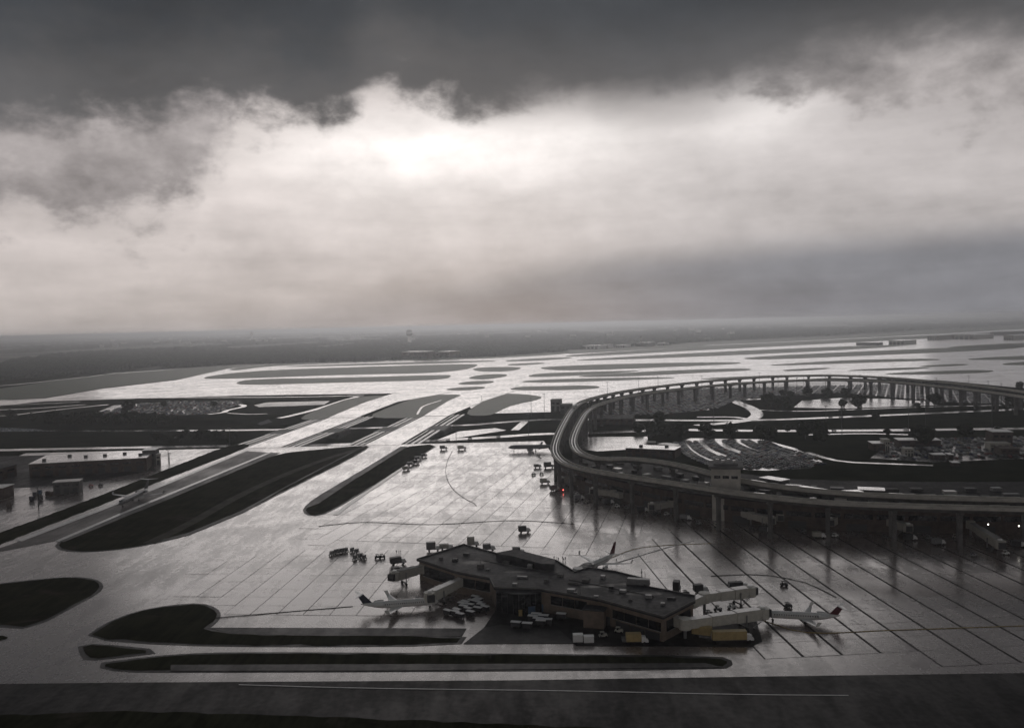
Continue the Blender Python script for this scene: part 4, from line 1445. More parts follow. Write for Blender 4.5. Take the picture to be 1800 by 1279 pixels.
def airliner(name, label, loc, rz, L, dia, zc, span, ttail, engines, body, fin_mat, wing_mat=None, chord=None, fin_tip=None):
    root = thing(name, label, 'airliner', loc, rz)
    wing_mat = wing_mat or body
    R = dia / 2
    prof = [(0.0, .03, -.25), (.008, .22, -.22), (.03, .52, -.16), (.06, .75, -.09), (.10, .93, -.03), (.15, 1, 0), (.66, 1, 0), (.74, .92, .07), (.82, .74, .2), (.90, .48, .36),
            (.96, .26, .48), (1.0, .08, .55)]
    rings = []
    nn = 16
    for u, k, dz in prof:
        x = L / 2 - u * L
        rings.append([Vector((x, math.cos(a) * R * k, zc + dz * R + math.sin(a) * R * k)) for a in [2 * math.pi * i / nn for i in range(nn)]])
    MB().loft(rings, 0, True, True).build('fuselage', body, root)
    # cockpit glass
    mb = MB()
    for s in (-1, 1):
        for k in range(2):
            y0, y1 = s * R * (.06 + .34 * k), s * R * (.36 + .3 * k)
            xo = L / 2 - L * (.034 + .012 * k)
            mb.add([(xo, y0, zc + R * .42), (xo - .15 * k, y1, zc + R * .38), (xo - .75, y1, zc + R * .78 - .12 * k), (xo - .7, y0, zc + R * .80)],
                   [(0, 1, 2, 3)] if s > 0 else [(3, 2, 1, 0)])
    mb.build('cockpit_window', M_GLASS, root)
    # row of cabin windows, each side one part
    for s in (-1, 1):
        mb = MB()
        nw = int(L * .60 / .82)
        for k in range(nw):
            x = L / 2 - L * .14 - k * .82
            mb.box((x, s * (R * .965), zc + R * .26), (.34, .05 * R + .06, .46))
        o = mb.build('cabin_window', M_GLASS, root)
        o['kind'] = 'stuff'
        for x in (L / 2 - L * .105, -L * .19):
            MB().box((x, s * R * .97, zc - .05), (.85, .07 * R, 1.75)).build('cabin_door', wing_mat, root)
    ch = chord or L * .17
    xr = L * .06
    for s in (-1, 1):
        y1 = s * span / 2
        tip_le = (xr - abs(y1) * .47, y1, zc - R * .45 + abs(y1) * .07)
        mb = MB()
        wing_mesh(mb, (xr, s * R * .3, zc - R * .62), ch, tip_le, ch * .27, R * .28, .14)
        w = mb.build('wing', wing_mat, root)
        mb = MB()
        tl = Vector(tip_le)
        vs = [tl + Vector((-.1, 0, .02)), tl + Vector((-ch * .27, 0, .02)), tl + Vector((-ch * .27 - .9, s * .35, 1.5)), tl + Vector((-.75, s * .35, 1.5))]
        vs += [v + Vector((0, s * .1, 0)) for v in vs]
        mb.add(vs, [(0, 1, 2, 3), (7, 6, 5, 4), (0, 4, 5, 1), (1, 5, 6, 2), (2, 6, 7, 3), (3, 7, 4, 0)])
        mb.build('winglet', wing_mat, w)
    # engines
    er = R * .52
    for s in (-1, 1):
        if engines == 'rear':
            ex, ey, ez, el_ = -L * .27, s * (R + er * 1.05), zc + R * .42, L * .125
        else:
            ex, ey, ez, el_ = L * .055, s * span * .17, zc - R * 1.05, L * .11
        mb = MB()
        rings = []
        for u, k in ((0, .86), (.06, 1), (.5, 1), (.8, .8), (1, .55)):
            rings.append([Vector((ex + el_ / 2 - u * el_, ey + math.cos(a) * er * k, ez + math.sin(a) * er * k)) for a in [2 * math.pi * i / 12 for i in range(12)]])
        mb.loft(rings)
        e = mb.build('engine', wing_mat, root)
        MB().cyl((ex + el_ / 2 + .01, ey, ez), (ex + el_ / 2 + .05, ey, ez), er * .8, 12).build('intake', M_DMETAL, e)
        mb = MB()
        if engines == 'rear':
            mb.box((ex, s * (R + er * .3), ez), (el_ * .6, er * 1.2, .25))
        else:
            mb.box((ex - el_ * .2, ey, ez + er * 1.1), (el_ * .8, .25, er * .9))
        mb.build('pylon', wing_mat, e)
    # tail
    fh = L * (.125 if ttail else .18)
    zb = zc + R * .62
    xb = -L * .345
    mb = MB()
    swp = fh * (.75 if ttail else .72)
    c0, c1 = (L * .125, L * .085) if ttail else (L * .15, L * .05)
    a = [(xb, zb), (xb - c0, zb), (xb - c0 * .2 - swp - c1, zb + fh), (xb - swp - c0 * .2, zb + fh)]
    th = .16
    vs = [(x, -th, z) for x, z in a] + [(x, th, z) for x, z in a]
    mb.add(vs, [(0, 1, 2, 3), (7, 6, 5, 4), (0, 4, 5, 1), (1, 5, 6, 2), (2, 6, 7, 3), (3, 7, 4, 0)])
    fin = mb.build('fin', fin_mat, root)
    if ttail:
        hz, hx, hs = zb + fh + .05, xb - c0 * .2 - swp + .3, span * .18
    else:
        hz, hx, hs = zc + R * .35, xb - L * .06, span * .20
    for s in (-1, 1):
        mb = MB()
        wing_mesh(mb, (hx, 0, hz), L * .085, (hx - hs * .55, s * hs, hz + (0 if ttail else hs * .1)), L * .04, .28, .12)
        mb.build('stabilizer', fin_tip or wing_mat, root)
    # landing gear
    for x, y in ((L * .385, 0), (-L * .045, R * 1.15), (-L * .045, -R * 1.15)):
        mb = MB()
        mb.cyl((x, y, .4), (x, y, zc - R * .5), .12, 6)
        g = mb.build('landing_gear', M_METAL, root)
        for s in (-1, 1):
            MB().cyl((x, y + s * .12, .42), (x, y + s * .38, .42), .42, 10).build('wheel', M_RUBBER, g)
    return root


def place(nose, tail, z):
    a, b_ = W(*nose, z), W(*tail, z)
    c = (a + b_) / 2
    d = a - b_
    return Vector((c.x, c.y, 0.13)), math.atan2(d.y, d.x), d.length


loc, rz, L_ = place((771, 1056), (634, 1066), 2.5)
print('left plane L', L_)
airliner('airliner', 'white regional airliner with dark T tail parked at the left jet bridge', loc, rz, L_, 2.9, 2.6, 24, True, 'rear', M_PLANE, M_NAVY)
loc, rz, L_ = place((1343, 1079), (1477, 1086), 2.4)
print('right plane L', L_)
airliner('airliner', 'white regional airliner with maroon T tail parked at the right jet bridge', loc, rz, L_, 2.7, 2.5, 21.5, True, 'rear', M_PLANE, M_MAROON)
loc, rz, L_ = place((1022, 1002), (1080, 976), 3.0)
print('mid plane L', L_)
airliner('airliner', 'white airliner with tall dark fin nosed in behind the concourse', loc, rz, L_, 3.1, 3.1, 27, False, 'wing', M_PLANE, M_MAROON)
loc, rz, L_ = place((208, 886), (262, 860), 3.2)
print('taxi plane L', L_)
airliner('airliner', 'silver T tailed airliner taxiing on the left taxiway', loc + Vector((0, 0, .05)), rz, min(L_, 46), 3.4, 3.4, 33, True, 'rear', M_SILVER, M_DMETAL)
loc, rz, L_ = place((893, 786), (982, 785), 3.6)
print('bay plane L', L_)
airliner('airliner', 'grey airliner seen side on beside the guideway bend', loc, rz, L_, 3.8, 3.7, 33, False, 'wing', M_SILVER, M_SILVER)


# ================================================================== GROUND VEHICLES
def wheels(mb, xs, w, r, mi):
    for x in xs:
        for s in (-1, 1):
            mb.cyl((x, s * w, r), (x, s * (w - .22), r), r, 8, None, mi)


def car_mesh(name, paint):
    mb = MB()
    mb.loft([[Vector((x, y * w, z)) for y, z in ((-.88, .3), (.88, .3), (.9, .62), (.84, h), (-.84, h), (-.9, .62))]
             for x, w, h in ((2.25, .82, .66), (2.0, .97, .78), (.9, 1, .95), (-1.5, 1, .98), (-2.1, .97, .9), (-2.25, .85, .75))], 0, True, False)
    mb.loft([[Vector((x, y, z)) for y, z in ((-.78 * w, .93), (.78 * w, .93), (.62 * w, .93 + h), (-.62 * w, .93 + h))]
             for x, w, h in ((1.0, .95, .02), (.2, 1, .5), (-1.0, 1, .52), (-1.75, .95, .04))], 1, True, False)
    mb.box((-.4, 0, 1.47), (1.3, 1.2, .04), 0, 0)
    wheels(mb, (1.4, -1.4), .9, .32, 2)
    return mb.mesh(name, [paint, M_GLASS, M_RUBBER])


PAINTS = [('white', (0.55, 0.55, 0.54)), ('silver', (0.34, 0.35, 0.36)), ('grey', (0.14, 0.145, 0.15)), ('black', (0.02, 0.02, 0.022)), ('dark blue', (0.03, 0.045, 0.10)),
          ('dark red', (0.14, 0.02, 0.02)), ('tan', (0.26, 0.22, 0.16))]
car_me = [(nm, car_mesh('parked_car', mat('paint_' + nm.replace(' ', '_'), c, 0.4, 0.35, .05, 1))) for nm, c in PAINTS]
WTS = [.14, .17, .24, .27, .09, .05, .04]
car_n = [0]


def put_car(p, rz, label, grp, k=None, cat='car', name='parked_car'):
    nm, me = car_me[k] if k is not None else random.choices(car_me, WTS)[0]
    o = bpy.data.objects.new(name, me)
    COL.objects.link(o)
    o.location = p
    o.rotation_euler.z = rz
    tag(o, label.replace('@', nm), cat, grp)
    car_n[0] += 1
    return o


low_car = [[], []]


def low_poly_car(mb, p, rz):
    mi = random.choices(range(len(PAINTS)), WTS)[0]
    mb.box((p.x, p.y, p.z + .62), (4.4, 1.8, .75), rz, mi)
    mb.box((p.x, p.y, p.z + 1.2), (2.6, 1.6, .52), rz, mi, (.7, .85))


rest_cars = MB()
rows = [[(1192, 778), (1202, 790), (1218, 802), (1242, 813), (1275, 823)],
        [(1217, 777), (1230, 790), (1252, 802), (1285, 813), (1325, 823)],
        [(1246, 775), (1262, 788), (1290, 799), (1330, 812), (1385, 824)],
        [(1278, 775), (1297, 785), (1330, 797), (1370, 809), (1420, 821)],
        [(1311, 775), (1332, 786), (1366, 797), (1405, 808), (1442, 817)],
        [(1341, 776), (1362, 786), (1395, 796), (1430, 806)],
        [(1272, 802.5), (1300, 811.5), (1345, 822)], [(1310, 796), (1350, 809.5), (1405, 821)], [(1345, 794), (1390, 809.5), (1430, 818)]]
rows_words = ['first', 'second', 'third', 'fourth', 'fifth', 'sixth', 'first short', 'second short', 'third short']
spots = []
for ri, px in enumerate(rows):
    path = catmull([W(x, y, 0) for x, y in px], 2.75)
    fr_ = path_frames(path)
    for p, d, r in fr_:
        for s in (-1, 1):
            if random.random() < .93:
                q = p + r * (s * 2.7) + Vector((random.uniform(-.2, .2), random.uniform(-.2, .2), .1))
                spots.append((q, math.atan2(r.y, r.x) + (math.pi if random.random() < .5 else 0), ri, s, len(fr_) and fr_.index((p, d, r)) / len(fr_)))
spots.sort(key=lambda s: s[0].length)
ends = ['far end', 'upper part', 'middle', 'lower part', 'near end']
for k, (q, rz, ri, sd, u) in enumerate(spots):
    if k < 270:
        put_car(q, rz, '@ car, %s of the %s car row from the left, %s side' % (ends[min(int(u * 5), 4)], rows_words[ri], 'left' if sd > 0 else 'right'), 'cars in the curved car park')
    else:
        low_poly_car(rest_cars, q, rz)
# far lots: rows of cars too small to pick apart
lotB_w = [W(x, y, 0) for x, y in lotB_px]
for i in range(-20, 60):
    for j in range(0, 190):
        base = Vector((60, 880, .1)) + Vector((.42, .9, 0)) * (j * 2.8) + Vector((1, 0, 0)) * (i * 13.5)
        if not inside(lotB_w, base.x, base.y):
            continue
        for s in (-1, 1):
            if random.random() < .92:
                low_poly_car(rest_cars, base + Vector((s * 2.8, 0, 0)), math.radians(-25))
lotL_w = [W(x, y, 0) for x, y in [(150, 733), (200, 712), (300, 706), (420, 705), (425, 709), (400, 718), (360, 728), (260, 731)]]
for i in range(-60, 10):
    for j in range(0, 24):
        base = Vector((-700 + i * 3.0 + 300, 1060 + j * 19, .1))
        if inside(lotL_w, base.x, base.y):
            for s in (-1, 1):
                if random.random() < .7:
                    low_poly_car(rest_cars, base + Vector((0, s * 2.8, 0)), math.pi / 2)
lotR_w = [W(x, y, 0) for x, y in [(1530, 805), (1560, 780), (1620, 772), (1800, 768), (1900, 790), (1800, 806), (1640, 812)]]
for i in range(0, 90):
    for j in range(0, 12):
        base = Vector((290 + i * 2.9, 600 + j * 16, .1))
        if inside(lotR_w, base.x, base.y):
            for s in (-1, 1):
                if random.random() < .6:
                    low_poly_car(rest_cars, base + Vector((0, s * 2.8, 0)), math.pi / 2)
o = rest_cars.build('parked_cars', [mat('paint_' + nm.replace(' ', '_'), c) for nm, c in PAINTS])
o['kind'] = 'stuff'
o['label'] = 'distant rows of parked cars in the far lots'

# traffic on the parkway
for px, py, lb in [(787, 773, '@ car on the lower highway just right of the right taxiway bridge'), (826, 771, '@ car on the lower highway near the bridge, second from it'),
                   (876, 767.5, '@ car on the lower highway halfway to the guideway'), (1466, 757, '@ car on the lower highway right of the tree pair'),
                   (1313, 722, '@ car on the curving slip road'), (1478, 733, '@ car on the upper highway near a lamp post'), (1592, 755, '@ car on the lower highway by a tall mast'),
                   (1752, 752, '@ car on the lower highway near the right edge'), (1460, 734, '@ car on the upper highway left of another'), (25, 757, '@ car on the left upper highway')]:
    p = W(px, py)
    put_car(p + Vector((0, 0, .14)), random.choice([0, math.pi]), lb, 'cars driving on the highway', k=random.choice([0, 2, 3]), name='car')


def cart_proto():
    root = thing('baggage_cart', 'proto', 'cart')
    mb = MB()
    mb.box((0, 0, .55), (3.0, 1.5, .16))
    wheels(mb, (1.0, -1.0), .72, .3, 0)
    mb.beam((1.5, 0, .5), (2.3, 0, .4), .1, .1)
    mb.build('chassis', M_DMETAL, root)
    mb = MB()
    mb.box((0, .62, 1.25), (2.9, .08, 1.2))
    mb.box((1.42, 0, 1.25), (.08, 1.3, 1.2))
    mb.box((-1.42, 0, 1.25), (.08, 1.3, 1.2))
    mb.box((0, -.40, 1.0), (2.7, .9, .7))
    mb.build('body', M_DMETAL, root)
    mb = MB()
    mb.loft([[Vector((x, y, z)) for y, z in ((-.85, 1.87), (.85, 1.87), (.85, 1.98), (.5, 2.1), (-.5, 2.1), (-.85, 1.98))] for x in (-1.62, 1.62)], 0, True, False)
    mb.build('roof', M_WHITE, root)
    mb = MB()
    mb.box((0, -.84, 1.45), (2.9, .04, .75))
    mb.build('curtain', M_DMETAL, root)
    return root


cart0 = cart_proto()
cart_used = [False]


def put_cart(px, py, rz, label, grp, sc=1.0):
    p = W(px, py, 0) + Vector((0, 0, .14))
    if not cart_used[0]:
        cart_used[0] = True
        cart0.location, cart0.rotation_euler.z = p, rz
        cart0['label'], cart0['group'] = label, grp
        cart0.scale = (sc,) * 3
        return cart0
    return dup(cart0, p, rz, label, grp, sc)


G1 = 'baggage carts by the left airliner'
c1 = [(787, 1081), (801, 1083), (803, 1079), (809, 1087), (815, 1073), (823, 1077), (827, 1083), (826, 1070), (830, 1063), (840, 1076), (846, 1070), (853, 1074), (838, 1062), (842, 1066),
      (818, 1065), (812, 1068), (836, 1056), (842, 1060)]
c1n = ['leftmost white roofed cart of the cluster beside the left airliner', 'second cart from the left end of the cluster by the left airliner'] + \
      ['%s inner cart from the left in the cluster by the left airliner' % w for w in
       [ORD[sorted([p[0] for p in c1[2:15]]).index(q[0])] for q in c1[2:15]]] + \
      ['cart at the upper left of the cluster by the left airliner', 'rearmost cart of the cluster, nearest the left jet bridge', 'cart just below the rearmost one of the left cluster']
for (x, y), lb in zip(c1, c1n):
    put_cart(x, y, math.radians(random.choice([-35, -28, -40])), lb, G1, 1.05)
G2 = 'baggage carts below the glazed bay'
c2 = [(907, 1103), (927, 1105), (937, 1092), (943, 1088), (946, 1096), (956, 1091), (951, 1100), (962, 1098), (890, 1068), (987, 1088)]
c2n = ['white roofed cart at the left front of the group below the glazed bay', 'white roofed cart, second in the front of the group below the bay'] + \
      ['%s middle cart from the left in the group below the glazed bay' % w for w in
       [ORD[sorted([p[0] for p in c2[2:8]]).index(q[0])] for q in c2[2:8]]] + ['single cart standing alone close to the glazed bay', 'single cart tilted right of the group by the tan wall']
for (x, y), lb in zip(c2, c2n):
    put_cart(x, y, math.radians(random.choice([-12, -18, -8])), lb, G2, 1.15)
G3 = 'cargo dollies on the open apron'
c3 = [(583, 976), (590, 973), (596, 972), (602, 971), (608, 970), (619, 970), (627, 972), (624, 983), (640, 983), (634, 980)]
dol = thing('cargo_dolly', 'dark loaded dolly in the row on the open apron', 'dolly', group=G3)
MB().box((0, 0, .5), (3, 1.6, .2)).build('bed', M_METAL, dol)
MB().loft([[Vector((x, y, z)) for y, z in ((-.75, .62), (.75, .62), (.75, 1.7), (.4, 2.2), (-.75, 2.2))] for x in (-.8, .8)], 0, True, False).build('container', M_METAL, dol)
mbw = MB()
wheels(mbw, (1.1, -1.1), .7, .3, 0)
mbw.build('undercarriage', M_RUBBER, dol)
for k, (x, y) in enumerate(c3):
    p = W(x, y, 0) + Vector((0, 0, .14))
    rz = math.radians(70 + random.uniform(-10, 10))
    lb = 'dark loaded dolly in the row on the open apron' if k < 7 else ['dolly standing below the row on the open apron', 'dolly at the lower right of the open apron row', 'dolly between the two below the open apron row'][k - 7]
    if k == 0:
        dol.location, dol.rotation_euler.z = p, rz
    else:
        dup(dol, p, rz, lb, G3)


def tug(px, py, rz, label, paint=M_DMETAL, z=.14):
    p = W(px, py, 0) + Vector((0, 0, z))
    root = thing('baggage_tug', label, 'tug', p, rz)
    MB().box((0, 0, .75), (3.0, 1.6, .6), 0, 0, (.95, .92)).build('body', paint, root)
    MB().box((.9, 0, 1.2), (1.0, 1.4, .3), 0, 0, (.8, .9)).build('bonnet', paint, root)
    mb = MB()
    for x in (-.9, .3):
        for y in (-.6, .6):
            mb.beam((x, y, 1.05), (x, y, 1.95), .08, .08)
    mb.box((-.3, 0, 2.0), (1.5, 1.4, .1))
    mb.build('canopy', paint, root)
    MB().box((-.5, 0, 1.25), (.5, 1.0, .5)).build('seat', M_RUBBER, root)
    for x in (1, -1):
        for s in (-1, 1):
            MB().cyl((x, s * .85, .4), (x, s * .6, .4), .4, 9).build('wheel', M_RUBBER, root)
    return root


tug(672, 981, .2, 'small dark tug between the dollies and the left jet bridge')
tug(664, 981.5, .2, 'small dark tug just left of another by the dollies')
tug(986, 863, .1, 'dark red tug with a red light by the terminal end', M_RED)
tug(1018, 856, 1.0, 'white tug by the truss jet bridge', M_WHITE)
tug(1378, 1030, 0, 'dark tug alone on the right apron')
tug(1385, 1068, .3, 'dark tug behind the right airliner fuselage')
tug(938, 835, .1, 'first dark tug of a short train near the terminal end')
tug(952, 834, .1, 'second dark tug of a short train near the terminal end')
tug(160, 855, .1, 'small reddish tug on the left cargo apron', M_RED)
tug(177, 854, .1, 'small dark tug beside a reddish one on the left cargo apron')


def truck(px, py, rz, label, box_mat, L=7.5, z=.14, h=2.6, cat='truck'):
    p = W(px, py, 0) + Vector((0, 0, z))
    root = thing('service_truck', label, cat, p, rz)
    MB().box((-1.2, 0, 1.05 + h / 2), (L - 2.4, 2.4, h)).build('cargo_box', box_mat, root)
    cab = MB().loft([[Vector((x, y, zz)) for y, zz in ((-1.1, .7), (1.1, .7), (1.1 * w, hh), (-1.1 * w, hh))] for x, w, hh in ((L / 2 - 2.3, .92, 2.6), (L / 2 - .9, .9, 2.5), (L / 2 - .3, .95, 1.6), (L / 2, 1, 1.4))], 0, True, False).build('cab', M_WHITE, root)
    MB().box((L / 2 - .62, 0, 2.0), (.5, 1.8, .7), 0, 0, (.6, .95)).build('windscreen', M_GLASS, cab)
    MB().box((0, 0, .8), (L - .6, 1.2, .3)).build('chassis', M_DMETAL, root)
    for x in (L / 2 - 1.4, -L / 2 + 1.4):
        for s in (-1, 1):
            MB().cyl((x, s * 1.15, .48), (x, s * .85, .48), .48, 10).build('wheel', M_RUBBER, root)
    return root


truck(922, 936, .15, 'dark service truck standing alone on the wet apron', M_DMETAL, 6.5)
truck(700, 992, .4, 'dark catering truck by the jet bridge at the left tip', M_DMETAL, 7.5)
truck(860, 968, .2, 'grey truck behind the concourse roof peak', M_METAL, 6)
truck(832, 960, 0, 'pale lift truck behind the concourse ridge', M_CREAM_D, 6, h=3.6)
truck(762, 968, .1, 'grey lift truck behind the left part of the concourse', M_METAL, 7, h=3.4)
truck(785, 966, .1, 'low grey truck behind the left part of the concourse', M_CREAM_D, 7, h=1.8)
truck(912, 975, .1, 'dark belt truck behind the raised roof block', M_DMETAL, 6)
truck(1190, 1040, 1.2, 'dark lift truck behind the right end of the concourse', M_DMETAL, 6, h=3.8)
truck(1232, 1042, .2, 'dark truck beside the upper jet bridge', M_DMETAL, 6)
truck(1298, 1036, .1, 'black loader truck above the upper jet bridge', M_DMETAL, 8, h=2.2)
truck(1120, 1131, 0, 'yellow box truck body parked below the strip windows', M_YELLOW, 7.5, h=2.6)
truck(1288, 1128, 0, 'long yellow trailer truck at the right front of the concourse', M_YELLOW, 14, h=2.9)
truck(1240, 1120, -.45, 'faded yellow trailer truck angled behind the long yellow one', M_YELLOW, 9, h=2.8)
truck(700, 1006, .5, 'dark van under the cab of the left tip jet bridge', M_DMETAL, 5.5, h=1.6)
truck(1062, 1092, .2, 'dark van under the strip windows', M_DMETAL, 5.5, h=1.5)
truck(975, 862, .6, 'grey truck at the left foot of the guideway', M_METAL, 7)
truck(958, 850, .1, 'white topped truck beside the terminal end', M_CREAM, 7)
truck(965, 822, .1, 'grey lift truck left of the guideway bend', M_METAL, 8, h=3.4)
truck(945, 822, .1, 'grey belt truck beside the lift truck by the guideway bend', M_METAL, 6, h=1.8)
truck(780, 790, .05, 'grey truck at the upper edge of the apron', M_METAL, 7)
truck(812, 790, .05, 'white topped truck at the upper edge of the apron', M_CREAM, 8)
for i, (x, y) in enumerate([(735, 808), (722, 818), (714, 826), (745, 803), (731, 815)]):
    truck(x, y, .6, ['grey equipment truck, upper of the diagonal line by the grass', 'grey equipment truck, middle of the diagonal line', 'grey equipment truck, lowest of the diagonal line by the grass',
                    'dark equipment truck at the top of the diagonal line', 'dark equipment truck tucked in the diagonal line'][i], [M_METAL, M_METAL, M_CREAM_D, M_DMETAL, M_DMETAL][i], 6, h=1.9)


def container(px, py, rz, size, label, m_, cat='container', name='cargo_container', z=.14):
    p = W(px, py, 0) + Vector((0, 0, z))
    root = thing(name, label, cat, p, rz)
    sx_, sy_, sz_ = size
    MB().box((0, 0, .25 + sz_ / 2), (sx_, sy_, sz_)).build('body', m_, root)
    MB().box((0, 0, .12), (sx_ * .9, sy_ * .8, .22)).build('skid', M_DMETAL, root)
    MB().box((0, 0, .25 + sz_ + .06), (sx_ + .1, sy_ + .1, .1)).build('lid', m_, root)
    for s in (-1, 1):
        MB().box((s * sx_ * .25, -sy_ / 2 - .03, .25 + sz_ / 2), (sx_ * .44, .05, sz_ * .86)).build('door', m_, root)
    return root


container(1016, 1128, 0, (3.4, 2.2, 2.4), 'white container, left of two below the strip windows', M_WHITE)
container(1035, 1129, 0, (3.4, 2.2, 2.0), 'white container, right of two below the strip windows', M_WHITE)
container(1101, 1128, 0, (3, 2, 1.2), 'low dark container with white top between white and yellow boxes', M_METAL)
container(935, 1079, -.1, (2.6, 1.8, 2.6), 'dull blue container by the glazed bay, left one', M_BLUE)
container(950, 1075, -.1, (2.6, 1.8, 2.8), 'dull blue container by the glazed bay, right one', M_BLUE)
container(915, 1083, 0, (1.4, 1.4, 1.9), 'small yellow locker below the glazed bay', M_YELLOW)
for i, (x, y, m_, lb) in enumerate([(62, 872, M_NAVY, 'dark blue crate on the left cargo apron'), (70, 869, M_BLUE, 'blue crate right of the dark one on the left cargo apron'),
                                   (56, 880, M_NAVY, 'dark crate nearest the taxiway in the cargo cluster'), (71, 879, M_DMETAL, 'black crate at the lower right of the cargo cluster'),
                                   (84, 871, M_WALL_D, 'brown crate beside the grey hut, left'), (90, 872, M_WALL_D, 'brown crate touching the grey hut'),
                                   (16, 892, M_WALL_D, 'single dark crate low on the left apron'), (3, 877, M_WALL_D, 'dark crate at the left edge')]):
    container(x, y, .1, (2.4, 2.4, 2.6), lb, m_)

for i, (x, y, lb, m_) in enumerate([
    (1004, 872, 'small grey tug among the clutter at the terminal end', M_METAL), (1012, 868, 'white tug at the foot of the first guideway pier', M_WHITE), (1030, 884, 'pale tug in front of the terminal end', M_CREAM_D),
    (1052, 880, 'dark tug below the truss jet bridge', M_DMETAL), (1085, 892, 'white tug left of the second guideway pier', M_WHITE), (1102, 895, 'grey tug right of the second guideway pier', M_METAL),
    (1150, 905, 'dark tug under the dim jet bridge', M_DMETAL), (1172, 906, 'white tug under the dim jet bridge', M_WHITE), (1228, 922, 'grey tug left of the station base', M_METAL), (1260, 926, 'white tug right at the station base', M_CREAM),
    (1322, 932, 'dark tug below the first pale jet bridge', M_DMETAL), (1412, 936, 'grey tug between two guideway piers near the middle', M_METAL), (1468, 944, 'white tug below the bright cab jet bridge', M_WHITE),
    (1555, 946, 'dark tug below the long pale jet bridge', M_DMETAL), (1632, 948, 'grey tug in the gap right of the long pale jet bridge', M_METAL), (1680, 946, 'white tug below the left floodlight', M_CREAM_D),
    (1768, 975, 'white tug at the foot of the long weathered jet bridge', M_WHITE), (1712, 978, 'grey tug on the slabs near the right edge', M_METAL),
    (1246, 1082, 'dark tug between the two right jet bridges', M_DMETAL), (1262, 1074, 'grey tug between the two right jet bridges', M_METAL), (1286, 1070, 'white tug beneath the long cream jet bridge cab', M_WHITE),
    (1205, 1046, 'dark tug at the rear right corner of the concourse', M_DMETAL), (735, 1058, 'dark tug at the nose of the left airliner', M_DMETAL), (905, 1072, 'dark tug before the glazed bay', M_DMETAL),
    (1074, 1098, 'grey tug below the stair block', M_METAL), (1088, 1112, 'white tug on the dark forecourt', M_CREAM), (1060, 1120, 'small pale tug in the middle of the dark forecourt', M_CREAM_D)]):
    tug(x, y, random.uniform(-.6, .6), lb, m_)
for i, (x, y, lb) in enumerate([(1018, 878, 'grey loader truck at the terminal end'), (1070, 886, 'dark truck between the first two guideway piers'), (1130, 900, 'dark truck near the third guideway pier'),
                                (1205, 914, 'grey truck left of the station base'), (1345, 936, 'dark truck under the second jet bridge from the station'), (1440, 946, 'pale truck beside the bright cab jet bridge'),
                                (1600, 950, 'dark truck at the end of the long pale jet bridge'), (1650, 958, 'grey truck between piers left of the floodlights'), (1790, 962, 'dark truck at the right edge under the guideway')]):
    truck(x, y, random.uniform(-.4, .4), lb, [M_METAL, M_DMETAL, M_DMETAL, M_METAL, M_DMETAL, M_CREAM_D, M_DMETAL, M_METAL, M_DMETAL][i], 6.5, h=2.2)
# ramp workers
def person_mesh():
    me = bpy.data.meshes.new('person')
    pts = [(0, 0, .95), (0, 0, 1.25), (0, 0, 1.48), (0, 0, 1.60), (.02, 0, 1.74),
           (0, .11, .9), (.03, .12, .48), (0, .13, .05), (.16, .14, .03),
           (0, -.11, .9), (.03, -.12, .48), (-.02, -.13, .05), (.14, -.14, .03),
           (0, .22, 1.44), (0, .27, 1.15), (.1, .26, .92), (0, -.22, 1.44), (0, -.27, 1.15), (.1, -.26, .92)]
    ed = [(0, 1), (1, 2), (2, 3), (3, 4), (0, 5), (5, 6), (6, 7), (7, 8), (0, 9), (9, 10), (10, 11), (11, 12), (2, 13), (13, 14), (14, 15), (2, 16), (16, 17), (17, 18)]
    rad = [.15, .16, .15, .06, .115, .1, .075, .055, .05, .1, .075, .055, .05, .07, .055, .045, .07, .055, .045]
    me.from_pydata(pts, ed, [])
    ob = bpy.data.objects.new('person', me)
    COL.objects.link(ob)
    ob.modifiers.new('skin', 'SKIN')
    for i, r in enumerate(rad):
        me.skin_vertices[0].data[i].radius = (r, r)
    me.skin_vertices[0].data[0].use_root = True
    ob.modifiers.new('sub', 'SUBSURF').levels = 1
    dg = bpy.context.evaluated_depsgraph_get()
    dg.update()
    out = bpy.data.meshes.new_from_object(ob.evaluated_get(dg))
    bpy.data.objects.remove(ob)
    out.materials.clear()
    out.materials.append(M_CLOTH)
    return out


pm = person_mesh()
for i, (x, y) in enumerate([(974, 983.5), (979, 985), (982, 986), (989, 984), (991, 987), (994, 985), (1128, 1010), (1084, 988), (697, 973), (701, 973), (704, 973)]):
    o = bpy.data.objects.new('person', pm)
    COL.objects.link(o)
    o.location = W(x, y, 0) + Vector((0, 0, .14))
    o.rotation_euler.z = random.uniform(0, 6.28)
    lb = 'ramp worker in dark clothes standing on the apron behind the concourse' if i < 6 else \
        ['ramp worker in dark clothes near the right part of the concourse', 'ramp worker in dark clothes by the tail of the middle airliner', 'ramp worker, left of three near the concourse left tip',
         'ramp worker, middle of three near the concourse left tip', 'ramp worker, right of three near the concourse left tip'][i - 6]
    tag(o, lb, 'person', 'ramp workers on the apron')


